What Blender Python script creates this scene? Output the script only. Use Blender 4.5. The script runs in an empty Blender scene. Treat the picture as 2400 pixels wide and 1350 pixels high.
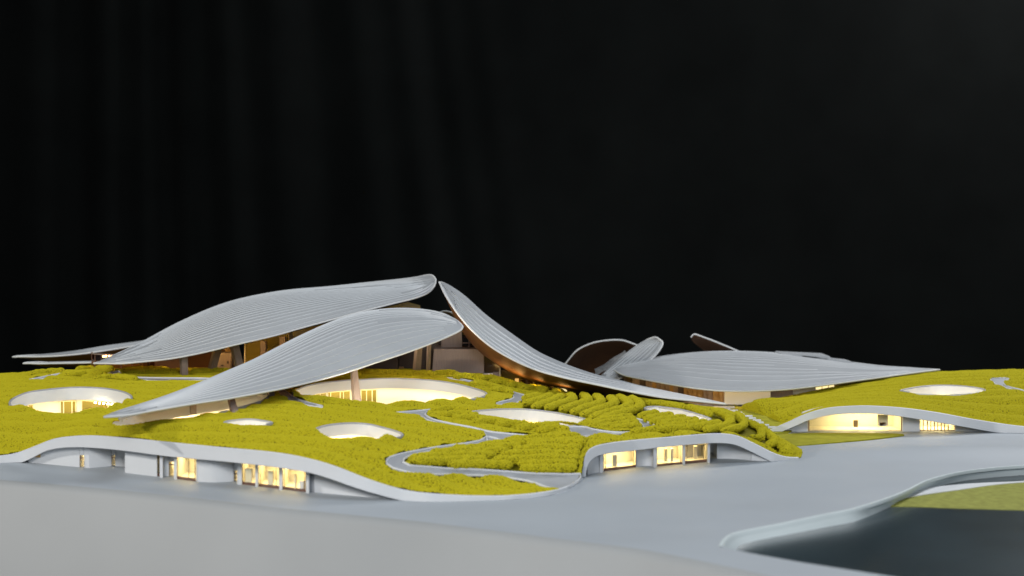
import bpy, bmesh, math, random
import numpy as np
from mathutils import Vector, Matrix
from mathutils.geometry import delaunay_2d_cdt

random.seed(7); np.random.seed(7)
SC = bpy.context.scene
COL = SC.collection

# ------------------------------------------------------------------ camera, world, lamps, exposure
FPX, HC, YH = 3667.0, 0.48, 560.0            # focal length in photo pixels, eye height over the plaza (m), eye level row
PITCH = math.atan((675 - YH) / FPX)
cam_d = bpy.data.cameras.new('camera'); cam = bpy.data.objects.new('camera', cam_d); COL.objects.link(cam)
cam_d.sensor_width = 36.0; cam_d.lens = FPX / 2400 * 36.0
cam_d.clip_start = 0.05; cam_d.clip_end = 60
cam.location = (0, 0, HC); cam.rotation_euler = (math.pi / 2 - PITCH, 0, 0)
cam_d.dof.use_dof = True; cam_d.dof.focus_distance = 3.85; cam_d.dof.aperture_fstop = 3.6
SC.camera = cam
SC.view_settings.view_transform = 'Standard'; SC.view_settings.look = 'None'
SC.view_settings.exposure = 0.0; SC.view_settings.gamma = 1.0
w = bpy.data.worlds.new('World'); SC.world = w; w.use_nodes = True
w.node_tree.nodes['Background'].inputs[0].default_value = (0.55, 0.62, 0.7, 1)
w.node_tree.nodes['Background'].inputs[1].default_value = 0.06

def lamp(name, kind, loc, target, power, color, size=0.5, size_y=None):
    d = bpy.data.lights.new(name, kind); o = bpy.data.objects.new(name, d); COL.objects.link(o)
    d.energy = power; d.color = color
    if kind == 'AREA':
        d.size = size
        if size_y: d.shape = 'RECTANGLE'; d.size_y = size_y
    elif kind == 'SPOT':
        d.shadow_soft_size = size; d.spot_size = math.radians(60); d.spot_blend = 0.6
    else:
        d.shadow_soft_size = size
    o.location = loc
    if target is not None:
        o.rotation_euler = (Vector(target) - Vector(loc)).to_track_quat('-Z', 'Y').to_euler()
    o['kind'] = 'helper'
    return o
lamp('key_spotlight', 'SPOT', (-4.6, 2.4, 2.1), (-0.1, 3.7, 0.05), 340, (1.0, 0.97, 0.92), 0.06)
lamp('front_softbox', 'AREA', (-1.2, -1.0, 2.0), (0.0, 3.6, 0.1), 98, (1.0, 0.985, 0.96), 1.3, 0.9)
lamp('side_softbox', 'AREA', (0.9, -1.0, 1.2), (0.3, 3.9, 0.1), 56, (0.80, 0.89, 1.0), 0.9)
lamp('overhead_softbox', 'AREA', (0.4, 3.2, 3.4), (0.2, 3.7, 0.0), 40, (0.80, 0.90, 1.0), 2.4, 1.6)
lamp('rear_softbox', 'AREA', (2.6, 6.0, 2.6), (0.4, 4.0, 0.1), 84, (0.97, 0.98, 1.0), 0.8)

SC.cycles.max_bounces = 6; SC.cycles.diffuse_bounces = 3; SC.cycles.glossy_bounces = 3
SC.cycles.transparent_max_bounces = 12; SC.cycles.sample_clamp_indirect = 4.0
SC.cycles.caustics_reflective = False; SC.cycles.caustics_refractive = False

# ------------------------------------------------------------------ pixel <-> place
_FW = Vector((0, math.cos(PITCH), -math.sin(PITCH))); _UP = Vector((0, math.sin(PITCH), math.cos(PITCH)))
def ray(u, v):
    return Vector(((u - 1200) / FPX, 0, 0)) + _FW + _UP * ((675 - v) / FPX)
def P(u, v, d):
    r = ray(u, v); return Vector((0, 0, HC)) + r * (d / r.y)
def G(u, v, z=0.0):
    r = ray(u, v); return Vector((0, 0, HC)) + r * ((z - HC) / r.z)
def cr(pts, n, closed=False):
    """Catmull-Rom resample of n points, even in chord length."""
    p = np.array([list(q) for q in pts], float)
    if closed: ext = np.vstack([p[-1], p, p[0], p[1]]); m = len(p)
    else: ext = np.vstack([2 * p[0] - p[1], p, 2 * p[-1] - p[-2]]); m = len(p) - 1
    out = []
    for i in range(m):
        a, b, c, d = ext[i:i + 4]
        for t in np.linspace(0, 1, 12, endpoint=False):
            out.append(0.5 * (2 * b + (c - a) * t + (2 * a - 5 * b + 4 * c - d) * t * t + (3 * b - a - 3 * c + d) * t ** 3))
    out.append(p[0] if closed else p[-1])
    out = np.array(out)
    L = np.concatenate([[0], np.cumsum(np.linalg.norm(np.diff(out, axis=0), axis=1))])
    s = np.linspace(0, L[-1], n + 1)[:-1] if closed else np.linspace(0, L[-1], n)
    return np.stack([np.interp(s, L, out[:, k]) for k in range(out.shape[1])], 1)
def inside(px, py, poly):
    poly = np.asarray(poly)[:, :2]; r = np.zeros(np.shape(px), bool)
    x0, y0 = poly[:, 0], poly[:, 1]; x1, y1 = np.roll(x0, -1), np.roll(y0, -1)
    for a, b, c, d in zip(x0, y0, x1, y1):
        if b == d: continue
        r ^= ((b > py) != (d > py)) & (px < (c - a) * (py - b) / (d - b) + a)
    return r

# ------------------------------------------------------------------ materials
MAT = {}
def mat(name, col, rough=0.6, metal=0.0, var=0.0, vscale=60, bump=0.0, bscale=400, spec=0.5, col2=None, emit=None, es=0, coat=0.0, detail=4, stretch=None):
    m = bpy.data.materials.new(name); m.use_nodes = True; nt = m.node_tree; b = nt.nodes['Principled BSDF']
    b.inputs['Base Color'].default_value = (*col, 1); b.inputs['Roughness'].default_value = rough
    b.inputs['Metallic'].default_value = metal; b.inputs['Specular IOR Level'].default_value = spec
    b.inputs['Coat Weight'].default_value = coat
    if var or bump:
        tc = nt.nodes.new('ShaderNodeTexCoord'); mp = nt.nodes.new('ShaderNodeMapping')
        nt.links.new(tc.outputs['Object'], mp.inputs[0])
        if stretch: mp.inputs['Scale'].default_value = stretch
    if var:
        n = nt.nodes.new('ShaderNodeTexNoise'); n.inputs['Scale'].default_value = vscale; n.inputs['Detail'].default_value = detail
        nt.links.new(mp.outputs[0], n.inputs['Vector'])
        r = nt.nodes.new('ShaderNodeValToRGB'); c2 = col2 or tuple(c * (1 - var) for c in col)
        r.color_ramp.elements[0].position = 0.3; r.color_ramp.elements[1].position = 0.7
        r.color_ramp.elements[0].color = (*c2, 1); r.color_ramp.elements[1].color = (*[min(1, c * (1 + var * 0.4)) for c in col], 1)
        nt.links.new(n.outputs['Fac'], r.inputs[0]); nt.links.new(r.outputs[0], b.inputs['Base Color'])
    if bump:
        n2 = nt.nodes.new('ShaderNodeTexNoise'); n2.inputs['Scale'].default_value = bscale; n2.inputs['Detail'].default_value = 3
        nt.links.new(mp.outputs[0], n2.inputs['Vector'])
        bp = nt.nodes.new('ShaderNodeBump'); bp.inputs['Strength'].default_value = bump; bp.inputs['Distance'].default_value = 0.002
        nt.links.new(n2.outputs['Fac'], bp.inputs['Height']); nt.links.new(bp.outputs[0], b.inputs['Normal'])
    if emit:
        b.inputs['Emission Color'].default_value = (*emit, 1); b.inputs['Emission Strength'].default_value = es
    MAT[name] = m; return m
mat('white_paint', (0.66, 0.67, 0.68), 0.55, var=0.04, vscale=9, bump=0.05, bscale=900)
mat('plaza_paint', (0.385, 0.415, 0.445), 0.6, spec=0.35, var=0.07, vscale=3.5, bump=0.06, bscale=700)
mat('base_paint', (0.335, 0.342, 0.34), 0.6, var=0.06, vscale=3, bump=0.05, bscale=700)
mat('path_paint', (0.36, 0.37, 0.39), 0.55, var=0.08, vscale=30, bump=0.08)
mat('wall_cream', (0.74, 0.71, 0.62), 0.6, var=0.04, vscale=15)
mat('roof_paint', (0.42, 0.435, 0.45), 0.42, metal=0.0, var=0.06, vscale=14, bump=0.05, bscale=900)
mat('roof_strip_paint', (0.43, 0.445, 0.46), 0.4, var=0.05, vscale=14, bump=0.04, bscale=900)
mat('rib_highlight_soft', (0.50, 0.515, 0.525), 0.42)  # rib colours carry painted highlights of the roof ridges
mat('rib_highlight_mid', (0.56, 0.57, 0.575), 0.42)
mat('rib_highlight_strong', (0.68, 0.685, 0.69), 0.42)
mat('rim_paint', (0.70, 0.70, 0.69), 0.45)
mat('soffit_copper', (0.20, 0.085, 0.03), 0.55, metal=0.35, var=0.2, vscale=20, stretch=(1, 6, 1))
mat('timber_taupe', (0.30, 0.225, 0.185), 0.55, var=0.15, vscale=60, stretch=(6, 1, 0.5), bump=0.05)
mat('timber_dark', (0.055, 0.032, 0.022), 0.45, var=0.2, vscale=40)
mat('frame_brown', (0.16, 0.085, 0.06), 0.5)
mat('frame_cream', (0.8, 0.7, 0.45), 0.5)
mat('bronze_glass', (0.10, 0.062, 0.03), 0.15, var=0.3, vscale=18, coat=0.3)
mat('olive_glass', (0.19, 0.15, 0.025), 0.2, var=0.25, vscale=14, coat=0.3)
mat('gold_timber', (0.42, 0.25, 0.075), 0.45, var=0.2, vscale=40)
mat('moss_base', (0.22, 0.195, 0.010), 0.95, var=0.3, vscale=40, spec=0.1)
mat('moss_grain', (0.53, 0.445, 0.016), 0.9, var=0.30, vscale=26, spec=0.12, col2=(0.36, 0.33, 0.010))
mat('lawn_felt', (0.40, 0.37, 0.03), 0.95, var=0.2, vscale=30, bump=0.6, bscale=600, spec=0.1)
mat('lawn_pale', (0.36, 0.36, 0.09), 0.95, var=0.25, vscale=60, bump=0.6, bscale=700, spec=0.1)
mat('pond_water', (0.028, 0.046, 0.054), 0.22, var=0.3, vscale=6, bump=0.03, bscale=60, coat=0.0)
mat('pond_wall', (0.62, 0.68, 0.68), 0.5, var=0.05, vscale=10)
mat('model_board', (0.12, 0.12, 0.12), 0.7, var=0.1)
mat('led_warm', (1, 0.9, 0.6), 0.5, emit=(1.0, 0.80, 0.40), es=40)
mat('amber_pane', (1, 0.7, 0.3), 0.5, emit=(1.0, 0.55, 0.14), es=0.8)
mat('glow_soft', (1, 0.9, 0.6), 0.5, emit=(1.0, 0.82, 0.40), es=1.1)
mat('led_room', (1, 0.9, 0.6), 0.5, emit=(1.0, 0.80, 0.40), es=23)
mat('led_bright', (1, 0.9, 0.6), 0.5, emit=(1.0, 0.78, 0.40), es=85)
mat('led_dim', (1, 0.9, 0.6), 0.5, emit=(1.0, 0.84, 0.55), es=9)
mat('led_spot', (1, 0.9, 0.6), 0.5, emit=(1.0, 0.86, 0.55), es=40)
mat('amber_lamp', (1, 0.7, 0.3), 0.5, emit=(1.0, 0.55, 0.12), es=24)
mat('grey_rubble', (0.22, 0.22, 0.22), 0.9, var=0.4, vscale=120, bump=0.8, bscale=300)
cur = mat('black_cloth', (0.0045, 0.0052, 0.0049), 0.95, spec=0.08, var=0.25, vscale=4)

def glass_mat():
    m = bpy.data.materials.new('clear_glazing'); m.use_nodes = True; nt = m.node_tree; nt.nodes.clear()
    o = nt.nodes.new('ShaderNodeOutputMaterial'); mx = nt.nodes.new('ShaderNodeMixShader'); t = nt.nodes.new('ShaderNodeBsdfTransparent')
    g = nt.nodes.new('ShaderNodeBsdfGlossy'); g.inputs['Roughness'].default_value = 0.05; t.inputs[0].default_value = (0.97, 0.95, 0.9, 1)
    mx.inputs[0].default_value = 0.08
    nt.links.new(t.outputs[0], mx.inputs[1]); nt.links.new(g.outputs[0], mx.inputs[2]); nt.links.new(mx.outputs[0], o.inputs[0])
    MAT['clear_glazing'] = m
    m2 = m.copy(); m2.name = 'smoked_glazing'; MAT['smoked_glazing'] = m2
    m2.node_tree.nodes['Transparent BSDF'].inputs[0].default_value = (0.62, 0.45, 0.32, 1)
glass_mat()

# ------------------------------------------------------------------ object helpers
def tag(o, label, cat, group=None):
    o['label'] = label; o['category'] = cat
    if group: o['group'] = group
    return o
def struct(o, kind='structure'): o['kind'] = kind; return o
def empty(name, loc, label, cat, group=None):
    o = bpy.data.objects.new(name, None); COL.objects.link(o); o.location = loc; o.empty_display_size = 0.02
    return tag(o, label, cat, group)
def mesh(name, verts, faces, m, parent=None, smooth=True):
    me = bpy.data.meshes.new(name)
    off = parent_world(parent)
    me.from_pydata([(x - off[0], y - off[1], z - off[2]) for x, y, z in verts], [], [tuple(f) for f in faces])
    me.materials.append(MAT[m]); me.validate(); me.update()
    if smooth:
        me.polygons.foreach_set('use_smooth', [True] * len(me.polygons))
        try: me.set_sharp_from_angle(angle=math.radians(38))
        except Exception: pass
    o = bpy.data.objects.new(name, me); COL.objects.link(o)
    if parent is not None: o.parent = parent
    return o
def parent_world(p):
    off = Vector((0, 0, 0))
    while p is not None:
        off += p.location; p = p.parent
    return off
def grid_faces(n, m, closed_n=False, closed_m=False):
    f = []
    for i in range(n if closed_n else n - 1):
        for j in range(m if closed_m else m - 1):
            a, b = i * m + j, i * m + (j + 1) % m
            c, d = ((i + 1) % n) * m + (j + 1) % m, ((i + 1) % n) * m + j
            f.append((a, d, c, b))
    return f
def tube(name, pts, r, m, parent=None, closed=False, sides=8, flat=1.0):
    pts = np.array([list(p) for p in pts]); n = len(pts); V = []
    for i in range(n):
        if closed: t = pts[(i + 1) % n] - pts[i - 1]
        else: t = pts[min(i + 1, n - 1)] - pts[max(i - 1, 0)]
        t = t / (np.linalg.norm(t) + 1e-9)
        a = np.cross(t, [0, 0, 1.0]); la = np.linalg.norm(a)
        a = a / la if la > 1e-4 else np.array([1.0, 0, 0])
        b = np.cross(a, t)
        rr = r[i] if hasattr(r, '__len__') else r
        for k in range(sides):
            th = 2 * math.pi * k / sides
            V.append(pts[i] + a * math.cos(th) * rr + b * math.sin(th) * rr * flat)
    F = grid_faces(n, sides, closed, True)
    if not closed:
        F.append(tuple(range(sides))); F.append(tuple(range((n - 1) * sides, n * sides))[::-1])
    return mesh(name, V, F, m, parent)
def prism(name, pix, depth, m, parent=None):
    """solid whose front face has the given (u,v,d) corners, going straight back by depth"""
    a = [P(*p) for p in pix]; n = len(a); b = [p + Vector((0, depth, 0)) for p in a]
    return mesh(name, a + b, [tuple(range(n))] + [tuple(range(2 * n - 1, n - 1, -1))] + [(i, n + i, n + (i + 1) % n, (i + 1) % n) for i in range(n)], m, parent, smooth=False)
def rect(name, u0, v0, u1, v1, d, depth, m, parent=None):
    return prism(name, [(u0, v0, d), (u1, v0, d), (u1, v1, d), (u0, v1, d)], depth, m, parent)
def wall_quad(name, A, B, z0a, z1a, z0b, z1b, back, m, parent=None):
    """upright slab from plan point A to B with own foot/top heights; back = vector of thickness"""
    bk = Vector(back)
    v = [Vector((A[0], A[1], z0a)), Vector((B[0], B[1], z0b)), Vector((B[0], B[1], z1b)), Vector((A[0], A[1], z1a))]
    v += [p + bk for p in v]
    return mesh(name, v, [(0, 1, 2, 3), (7, 6, 5, 4), (0, 4, 5, 1), (1, 5, 6, 2), (2, 6, 7, 3), (3, 7, 4, 0)], m, parent, smooth=False)

# ------------------------------------------------------------------ grain (foam flock) node group
def grain_group():
    g = bpy.data.node_groups.new('foam_grain', 'GeometryNodeTree')
    g.interface.new_socket('Geometry', in_out='INPUT', socket_type='NodeSocketGeometry')
    sd = g.interface.new_socket('Density', in_out='INPUT', socket_type='NodeSocketFloat')
    ss = g.interface.new_socket('Size', in_out='INPUT', socket_type='NodeSocketFloat')
    sm = g.interface.new_socket('Material', in_out='INPUT', socket_type='NodeSocketMaterial')
    g.interface.new_socket('Geometry', in_out='OUTPUT', socket_type='NodeSocketGeometry')
    N = g.nodes.new; L = g.links.new
    gi, go = N('NodeGroupInput'), N('NodeGroupOutput')
    dp = N('GeometryNodeDistributePointsOnFaces'); ip = N('GeometryNodeInstanceOnPoints'); ico = N('GeometryNodeMeshIcoSphere')
    ico.inputs['Subdivisions'].default_value = 1; ico.inputs['Radius'].default_value = 1.0
    rs = N('FunctionNodeRandomValue'); rs.data_type = 'FLOAT'; rs.inputs[2].default_value = 0.45; rs.inputs[3].default_value = 1.15
    mu = N('ShaderNodeMath'); mu.operation = 'MULTIPLY'
    rr = N('FunctionNodeRandomValue'); rr.data_type = 'FLOAT_VECTOR'; rr.inputs[0].default_value = (0, 0, 0); rr.inputs[1].default_value = (6.28, 6.28, 6.28)
    jn = N('GeometryNodeJoinGeometry'); stm = N('GeometryNodeSetMaterial')
    L(gi.outputs['Geometry'], dp.inputs['Mesh']); L(gi.outputs['Density'], dp.inputs['Density'])
    L(dp.outputs['Points'], ip.inputs['Points']); L(ico.outputs['Mesh'], stm.inputs['Geometry']); L(gi.outputs['Material'], stm.inputs['Material'])
    L(stm.outputs[0], ip.inputs['Instance'])
    L(rs.outputs[1], mu.inputs[0]); L(gi.outputs['Size'], mu.inputs[1]); L(mu.outputs[0], ip.inputs['Scale'])
    L(rr.outputs[0], ip.inputs['Rotation'])
    L(gi.outputs['Geometry'], jn.inputs[0]); L(ip.outputs[0], jn.inputs[0]); L(jn.outputs[0], go.inputs[0])
    return g, sd.identifier, ss.identifier, sm.identifier
GG, ID_D, ID_S, ID_M = grain_group()
def add_grain(o, density, size, m='moss_grain'):
    md = o.modifiers.new('grain', 'NODES'); md.node_group = GG
    md[ID_D] = float(density); md[ID_S] = float(size); md[ID_M] = MAT[m]

# ------------------------------------------------------------------ terrain
def tps(pts, lam=2e-4):
    p = np.array([list(q) for q in pts]); X = p[:, :2]; n = len(X)
    def phi(r2): return 0.5 * r2 * np.log(r2 + 1e-12)
    K = phi(((X[:, None] - X[None]) ** 2).sum(-1)) + lam * np.eye(n)
    Q = np.hstack([np.ones((n, 1)), X]); A = np.zeros((n + 3, n + 3)); A[:n, :n] = K; A[:n, n:] = Q; A[n:, :n] = Q.T
    c = np.linalg.solve(A, np.concatenate([p[:, 2], np.zeros(3)]))
    def f(x, y):
        x = np.asarray(x, float); y = np.asarray(y, float); s = x.shape; q = np.stack([x.ravel(), y.ravel()], 1)
        out = np.empty(len(q))
        for i in range(0, len(q), 4000):
            b = q[i:i + 4000]
            out[i:i + 4000] = phi(((b[:, None] - X[None]) ** 2).sum(-1)) @ c[:n] + c[n] + b @ c[n + 1:]
        return out.reshape(s)
    return f

# fascia lines of the three open fronts: (top outline, bottom outline, plan line on the ground), photo pixels
FL_TOP = [(-160, 1078), (-60, 1074), (0, 1069), (40, 1062), (85, 1045), (125, 1030), (165, 1024), (215, 1022), (290, 1027), (400, 1038), (500, 1048), (600, 1057), (652, 1063), (700, 1071), (753, 1084), (800, 1100), (853, 1121), (900, 1137), (950, 1150), (1000, 1157), (1100, 1163), (1200, 1162), (1290, 1152), (1335, 1138), (1362, 1120)]
FL_BOT = [(-160, 1088), (-60, 1086), (0, 1085), (35, 1084), (52, 1083), (75, 1073), (100, 1060), (125, 1052), (165, 1048), (215, 1049), (290, 1056), (400, 1070), (500, 1079), (561, 1085), (640, 1094), (700, 1103), (735, 1110), (780, 1124), (828, 1141), (880, 1157), (944, 1173), (1000, 1176), (1100, 1175), (1200, 1171), (1290, 1161), (1340, 1147), (1368, 1122)]
FL_PLAN = [(-160, 1088), (0, 1085), (52, 1085), (120, 1093), (209, 1102), (293, 1113), (368, 1123), (460, 1134), (564, 1145), (650, 1157), (720, 1164), (800, 1170), (870, 1173), (944, 1173), (1000, 1176), (1100, 1175), (1200, 1171), (1290, 1161), (1340, 1147), (1368, 1122)]
FR_TOP = [(1364, 1118), (1366, 1098), (1370, 1075), (1378, 1058), (1395, 1047), (1425, 1040), (1480, 1033), (1560, 1026), (1640, 1019), (1690, 1017), (1730, 1023), (1770, 1041), (1810, 1061), (1840, 1071), (1872, 1073)]
FR_BOT = [(1373, 1118), (1375, 1102), (1380, 1086), (1393, 1072), (1412, 1065), (1440, 1061), (1500, 1054), (1560, 1047), (1640, 1040), (1685, 1038), (1722, 1042), (1758, 1057), (1790, 1073), (1812, 1082), (1850, 1080), (1872, 1077)]
FR_PLAN = [(1364, 1119), (1380, 1117), (1416, 1112), (1490, 1102), (1545, 1098), (1660, 1088), (1760, 1084), (1812, 1082), (1872, 1077)]
FF_TOP = [(1800, 1010), (1815, 1004), (1850, 989), (1890, 971), (1940, 957), (2000, 952), (2050, 952), (2120, 957), (2200, 968), (2280, 983), (2350, 994), (2400, 1000), (2480, 1006), (2600, 1010)]
FF_BOT = [(1808, 1014), (1830, 1012), (1860, 1000), (1895, 985), (1950, 972), (2010, 969), (2060, 970), (2120, 977), (2200, 990), (2260, 1000), (2335, 1013), (2400, 1015), (2480, 1016), (2600, 1018)]
FF_PLAN = [(1800, 1014), (1830, 1014), (1900, 1018), (2120, 1019), (2250, 1017), (2335, 1014), (2400, 1015), (2480, 1016), (2600, 1018)]
def plan_y(plan):
    g = [G(*p) for p in plan]
    us = [p[0] for p in plan]; ys = [p.y for p in g]
    return lambda u: float(np.interp(u, us, ys))
YL, YR, YF = plan_y(FL_PLAN), plan_y(FR_PLAN), plan_y(FF_PLAN)
def fascia_curves(top, bot, fy, n):
    T = cr(top, n); B = cr(bot, n)
    # pair by u so that the band is cut square
    return [P(u, v, fy(u)) for u, v in T], [P(u, v, fy(u)) for u, v in B]
FLT, FLB = fascia_curves(FL_TOP, FL_BOT, YL, 150)
FRT, FRB = fascia_curves(FR_TOP, FR_BOT, YR, 110)
FFT, FFB = fascia_curves(FF_TOP, FF_BOT, YF, 90)

MP = [P(*q) for q in [
    (-160, 1010, 3.6), (-160, 950, 3.85), (-160, 900, 4.2), (0, 1000, 3.5), (0, 940, 3.78), (0, 886, 4.2), (165, 995, 3.4), (165, 967, 3.6), (165, 908, 3.95), (165, 872, 4.3), (100, 878, 4.28),
    (300, 1000, 3.3), (330, 945, 3.65), (330, 900, 3.95), (290, 868, 4.35), (400, 1005, 3.17), (400, 965, 3.42), (400, 900, 3.9), (430, 882, 4.1), (560, 874, 4.2), (560, 1000, 3.17), (545, 964, 3.4), (560, 930, 3.62),
    (700, 1010, 3.12), (700, 955, 3.42), (700, 915, 3.72), (850, 1034, 3.07), (850, 991, 3.3), (900, 946, 3.58), (900, 887, 4.0), (900, 876, 4.12), (850, 1075, 2.95), (760, 1050, 2.98),
    (940, 1085, 2.96), (1000, 1120, 2.92), (1100, 1130, 2.97), (1100, 1085, 3.05), (1100, 1040, 3.18), (1100, 1000, 3.3), (1100, 960, 3.52), (1100, 925, 3.75), (1150, 880, 4.1), (1060, 876, 4.15),
    (1300, 1130, 3.03), (1300, 1080, 3.12), (1300, 1030, 3.22), (1300, 997, 3.38), (1300, 965, 3.55), (1300, 935, 3.82), (1300, 920, 4.0), (1200, 905, 4.0), (1200, 1145, 2.96),
    (1360, 1090, 3.13), (1500, 1000, 3.35), (1500, 962, 3.58), (1500, 935, 3.85), (1500, 932, 3.9), (1400, 930, 3.9), (1650, 990, 3.42), (1650, 956, 3.72), (1700, 960, 3.72), (1750, 985, 3.58), (1800, 1022, 3.48), (1850, 1056, 3.42),
    (1600, 945, 3.82), (1300, 924, 4.2), (1350, 930, 4.12), (1400, 934, 4.1), (1450, 940, 4.05), (1550, 950, 3.98), (1630, 958, 3.92)]]
MP += [FLT[i] for i in range(2, 150, 4)] + [FRT[i] for i in range(8, 110, 4)]
# away from the camera, behind the crest, the ground falls to the board
MP += [Vector(q) for q in [(-1.9, 4.6, 0.075), (-1.2, 4.75, 0.08), (-0.6, 4.7, 0.09), (0, 4.6, 0.085), (0.3, 4.4, 0.05), (0.5, 4.4, 0.0), (0.55, 4.15, 0.0), (0.585, 3.95, 0.0), (0.61, 3.8, 0.0), (0.63, 3.66, 0.0),
    (0.662, 3.53, -0.002), (-1.9, 5.2, 0.0), (-0.6, 5.2, 0.0), (0.2, 5.1, 0.0), (0.45, 4.8, 0.0), (-2.0, 3.9, 0.05)]]
ZM = tps(MP)
RP = [P(*q) for q in [(1720, 949, 4.25), (1800, 941, 4.25), (1890, 931, 4.3), (1950, 921, 4.35), (2030, 901, 4.45), (2110, 888, 4.5), (2200, 876, 4.55), (2300, 872, 4.55), (2400, 869, 4.55), (2520, 869, 4.55),
    (1850, 962, 4.08), (1780, 967, 4.15), (1735, 956, 4.22), (1900, 945, 4.08), (1950, 930, 4.15), (2100, 930, 4.08), (2200, 925, 4.12), (2200, 903, 4.3), (2400, 930, 4.1), (2300, 950, 4.02), (2520, 930, 4.1), (2400, 970, 3.98), (1865, 978, 3.95), (1900, 962, 3.96), (1950, 948, 3.98)]]
RP += [FFT[i] for i in range(2, 90, 4)]
RP += [Vector(q) for q in [(0.638, 4.42, 0.002), (0.68, 4.2, 0.002), (0.695, 4.05, 0.002), (0.63, 4.65, 0.0), (1.0, 5.2, 0.01), (1.7, 5.2, 0.01), (0.7, 5.2, 0.0), (1.9, 4.4, 0.06)]]
ZR = tps(RP)
def hit(u, v, zf, d0=2.7, d1=5.6):
    r = ray(u, v); r = r / r.y; d = np.linspace(d0, d1, 500)
    h = HC + r.z * d - zf(r.x * d, d)
    i = np.nonzero(h <= 0)[0]
    if len(i) == 0: k = int(np.argmin(h)); dd = d[k]
    elif i[0] == 0: dd = d0
    else:
        a, b = d[i[0] - 1], d[i[0]]; ha, hb = h[i[0] - 1], h[i[0]]; dd = a + (b - a) * ha / (ha - hb)
    return Vector((r.x * dd, dd, float(zf(r.x * dd, dd))))
def outline(pix, zf, n, closed=True):
    c = cr([hit(u, v, zf) for u, v in pix], n, closed)
    c[:, 2] = zf(c[:, 0], c[:, 1]); return c

# openings (sunken courts) and paths on the hills, as photo outlines
COURTS = {
 'A': ([(22, 944), (60, 922), (110, 914), (170, 909), (230, 910), (280, 917), (308, 929), (300, 942), (260, 958), (190, 970), (110, 970), (50, 960)], ZM),
 'B': ([(686, 920), (720, 905), (780, 895), (850, 890), (910, 888), (980, 890), (1050, 897), (1100, 908), (1140, 922), (1120, 934), (1050, 943), (950, 949), (850, 949), (750, 938), (700, 928)], ZM),
 'C': ([(732, 1014), (750, 1002), (780, 996), (820, 993), (860, 995), (900, 1004), (944, 1019), (920, 1029), (870, 1035), (815, 1035), (765, 1028)], ZM),
 'D': ([(1098, 968), (1130, 963), (1180, 960), (1240, 961), (1300, 968), (1350, 978), (1386, 988), (1355, 995), (1300, 998), (1230, 996), (1160, 986), (1120, 977)], ZM),
 'E': ([(1511, 957), (1540, 954), (1590, 960), (1630, 970), (1660, 980), (1677, 989), (1650, 991), (1600, 985), (1550, 972), (1522, 964)], ZM),
 'F': ([(525, 991), (560, 985), (590, 984), (615, 987), (638, 992), (600, 998), (560, 998)], ZM),
 'G': ([(260, 990), (330, 968), (420, 950), (520, 935), (590, 925), (628, 926), (610, 941), (540, 962), (440, 978), (340, 992), (285, 996)], ZM),
 'H': ([(2110, 917), (2150, 908), (2200, 904), (2260, 906), (2310, 916), (2250, 923), (2170, 923)], ZR)}
for k, (pix, zf) in list(COURTS.items()): COURTS[k] = outline(pix, zf, 72)
PATHS_M = [
 [(1360, 1107), (1320, 1108), (1250, 1106), (1180, 1101), (1100, 1096), (1020, 1092), (965, 1088), (945, 1080), (952, 1069), (985, 1059), (1060, 1047), (1130, 1037), (1175, 1030), (1140, 1019), (1130, 1028), (1100, 1034), (1040, 1042), (960, 1056), (915, 1068), (905, 1078), (912, 1089), (940, 1099), (990, 1108), (1060, 1109), (1150, 1112), (1250, 1127), (1303, 1143), (1330, 1139), (1358, 1119)],
 [(1125, 1003), (1150, 1009), (1200, 1014), (1286, 1020), (1330, 1017), (1340, 1010), (1325, 1002), (1310, 999), (1366, 997), (1390, 1003), (1430, 1009), (1472, 1010), (1496, 1006), (1508, 999), (1500, 987), (1484, 979), (1495, 979), (1520, 987), (1535, 997), (1505, 1007), (1425, 1015), (1340, 1023), (1230, 1030), (1150, 1037), (1142, 1025), (1138, 1014)],
 [(930, 964), (990, 959), (1027, 955), (1003, 963), (998, 970), (1020, 981), (1065, 991), (1125, 1003), (1122, 1007), (1060, 996), (1012, 985), (985, 974), (960, 968)],
 [(1045, 883), (1080, 886), (1110, 892), (1140, 900), (1175, 908), (1220, 921), (1250, 927), (1282, 929), (1265, 932), (1238, 931), (1215, 939), (1205, 944), (1164, 945), (1170, 940), (1198, 933), (1202, 925), (1170, 912), (1130, 903), (1090, 893)],
 [(648, 914), (664, 911), (690, 929), (720, 940), (762, 951), (740, 951), (700, 943), (672, 930)],
 [(250, 876), (275, 868), (287, 870), (280, 876), (310, 881), (360, 883), (480, 884), (500, 888), (400, 891), (320, 887), (275, 881)],
 [(55, 890), (85, 884), (140, 873), (134, 878), (80, 889)]]
PATHS_R = [[(2325, 885), (2366, 884), (2352, 896), (2368, 905), (2420, 918), (2420, 923), (2355, 906), (2327, 894)]]
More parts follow.
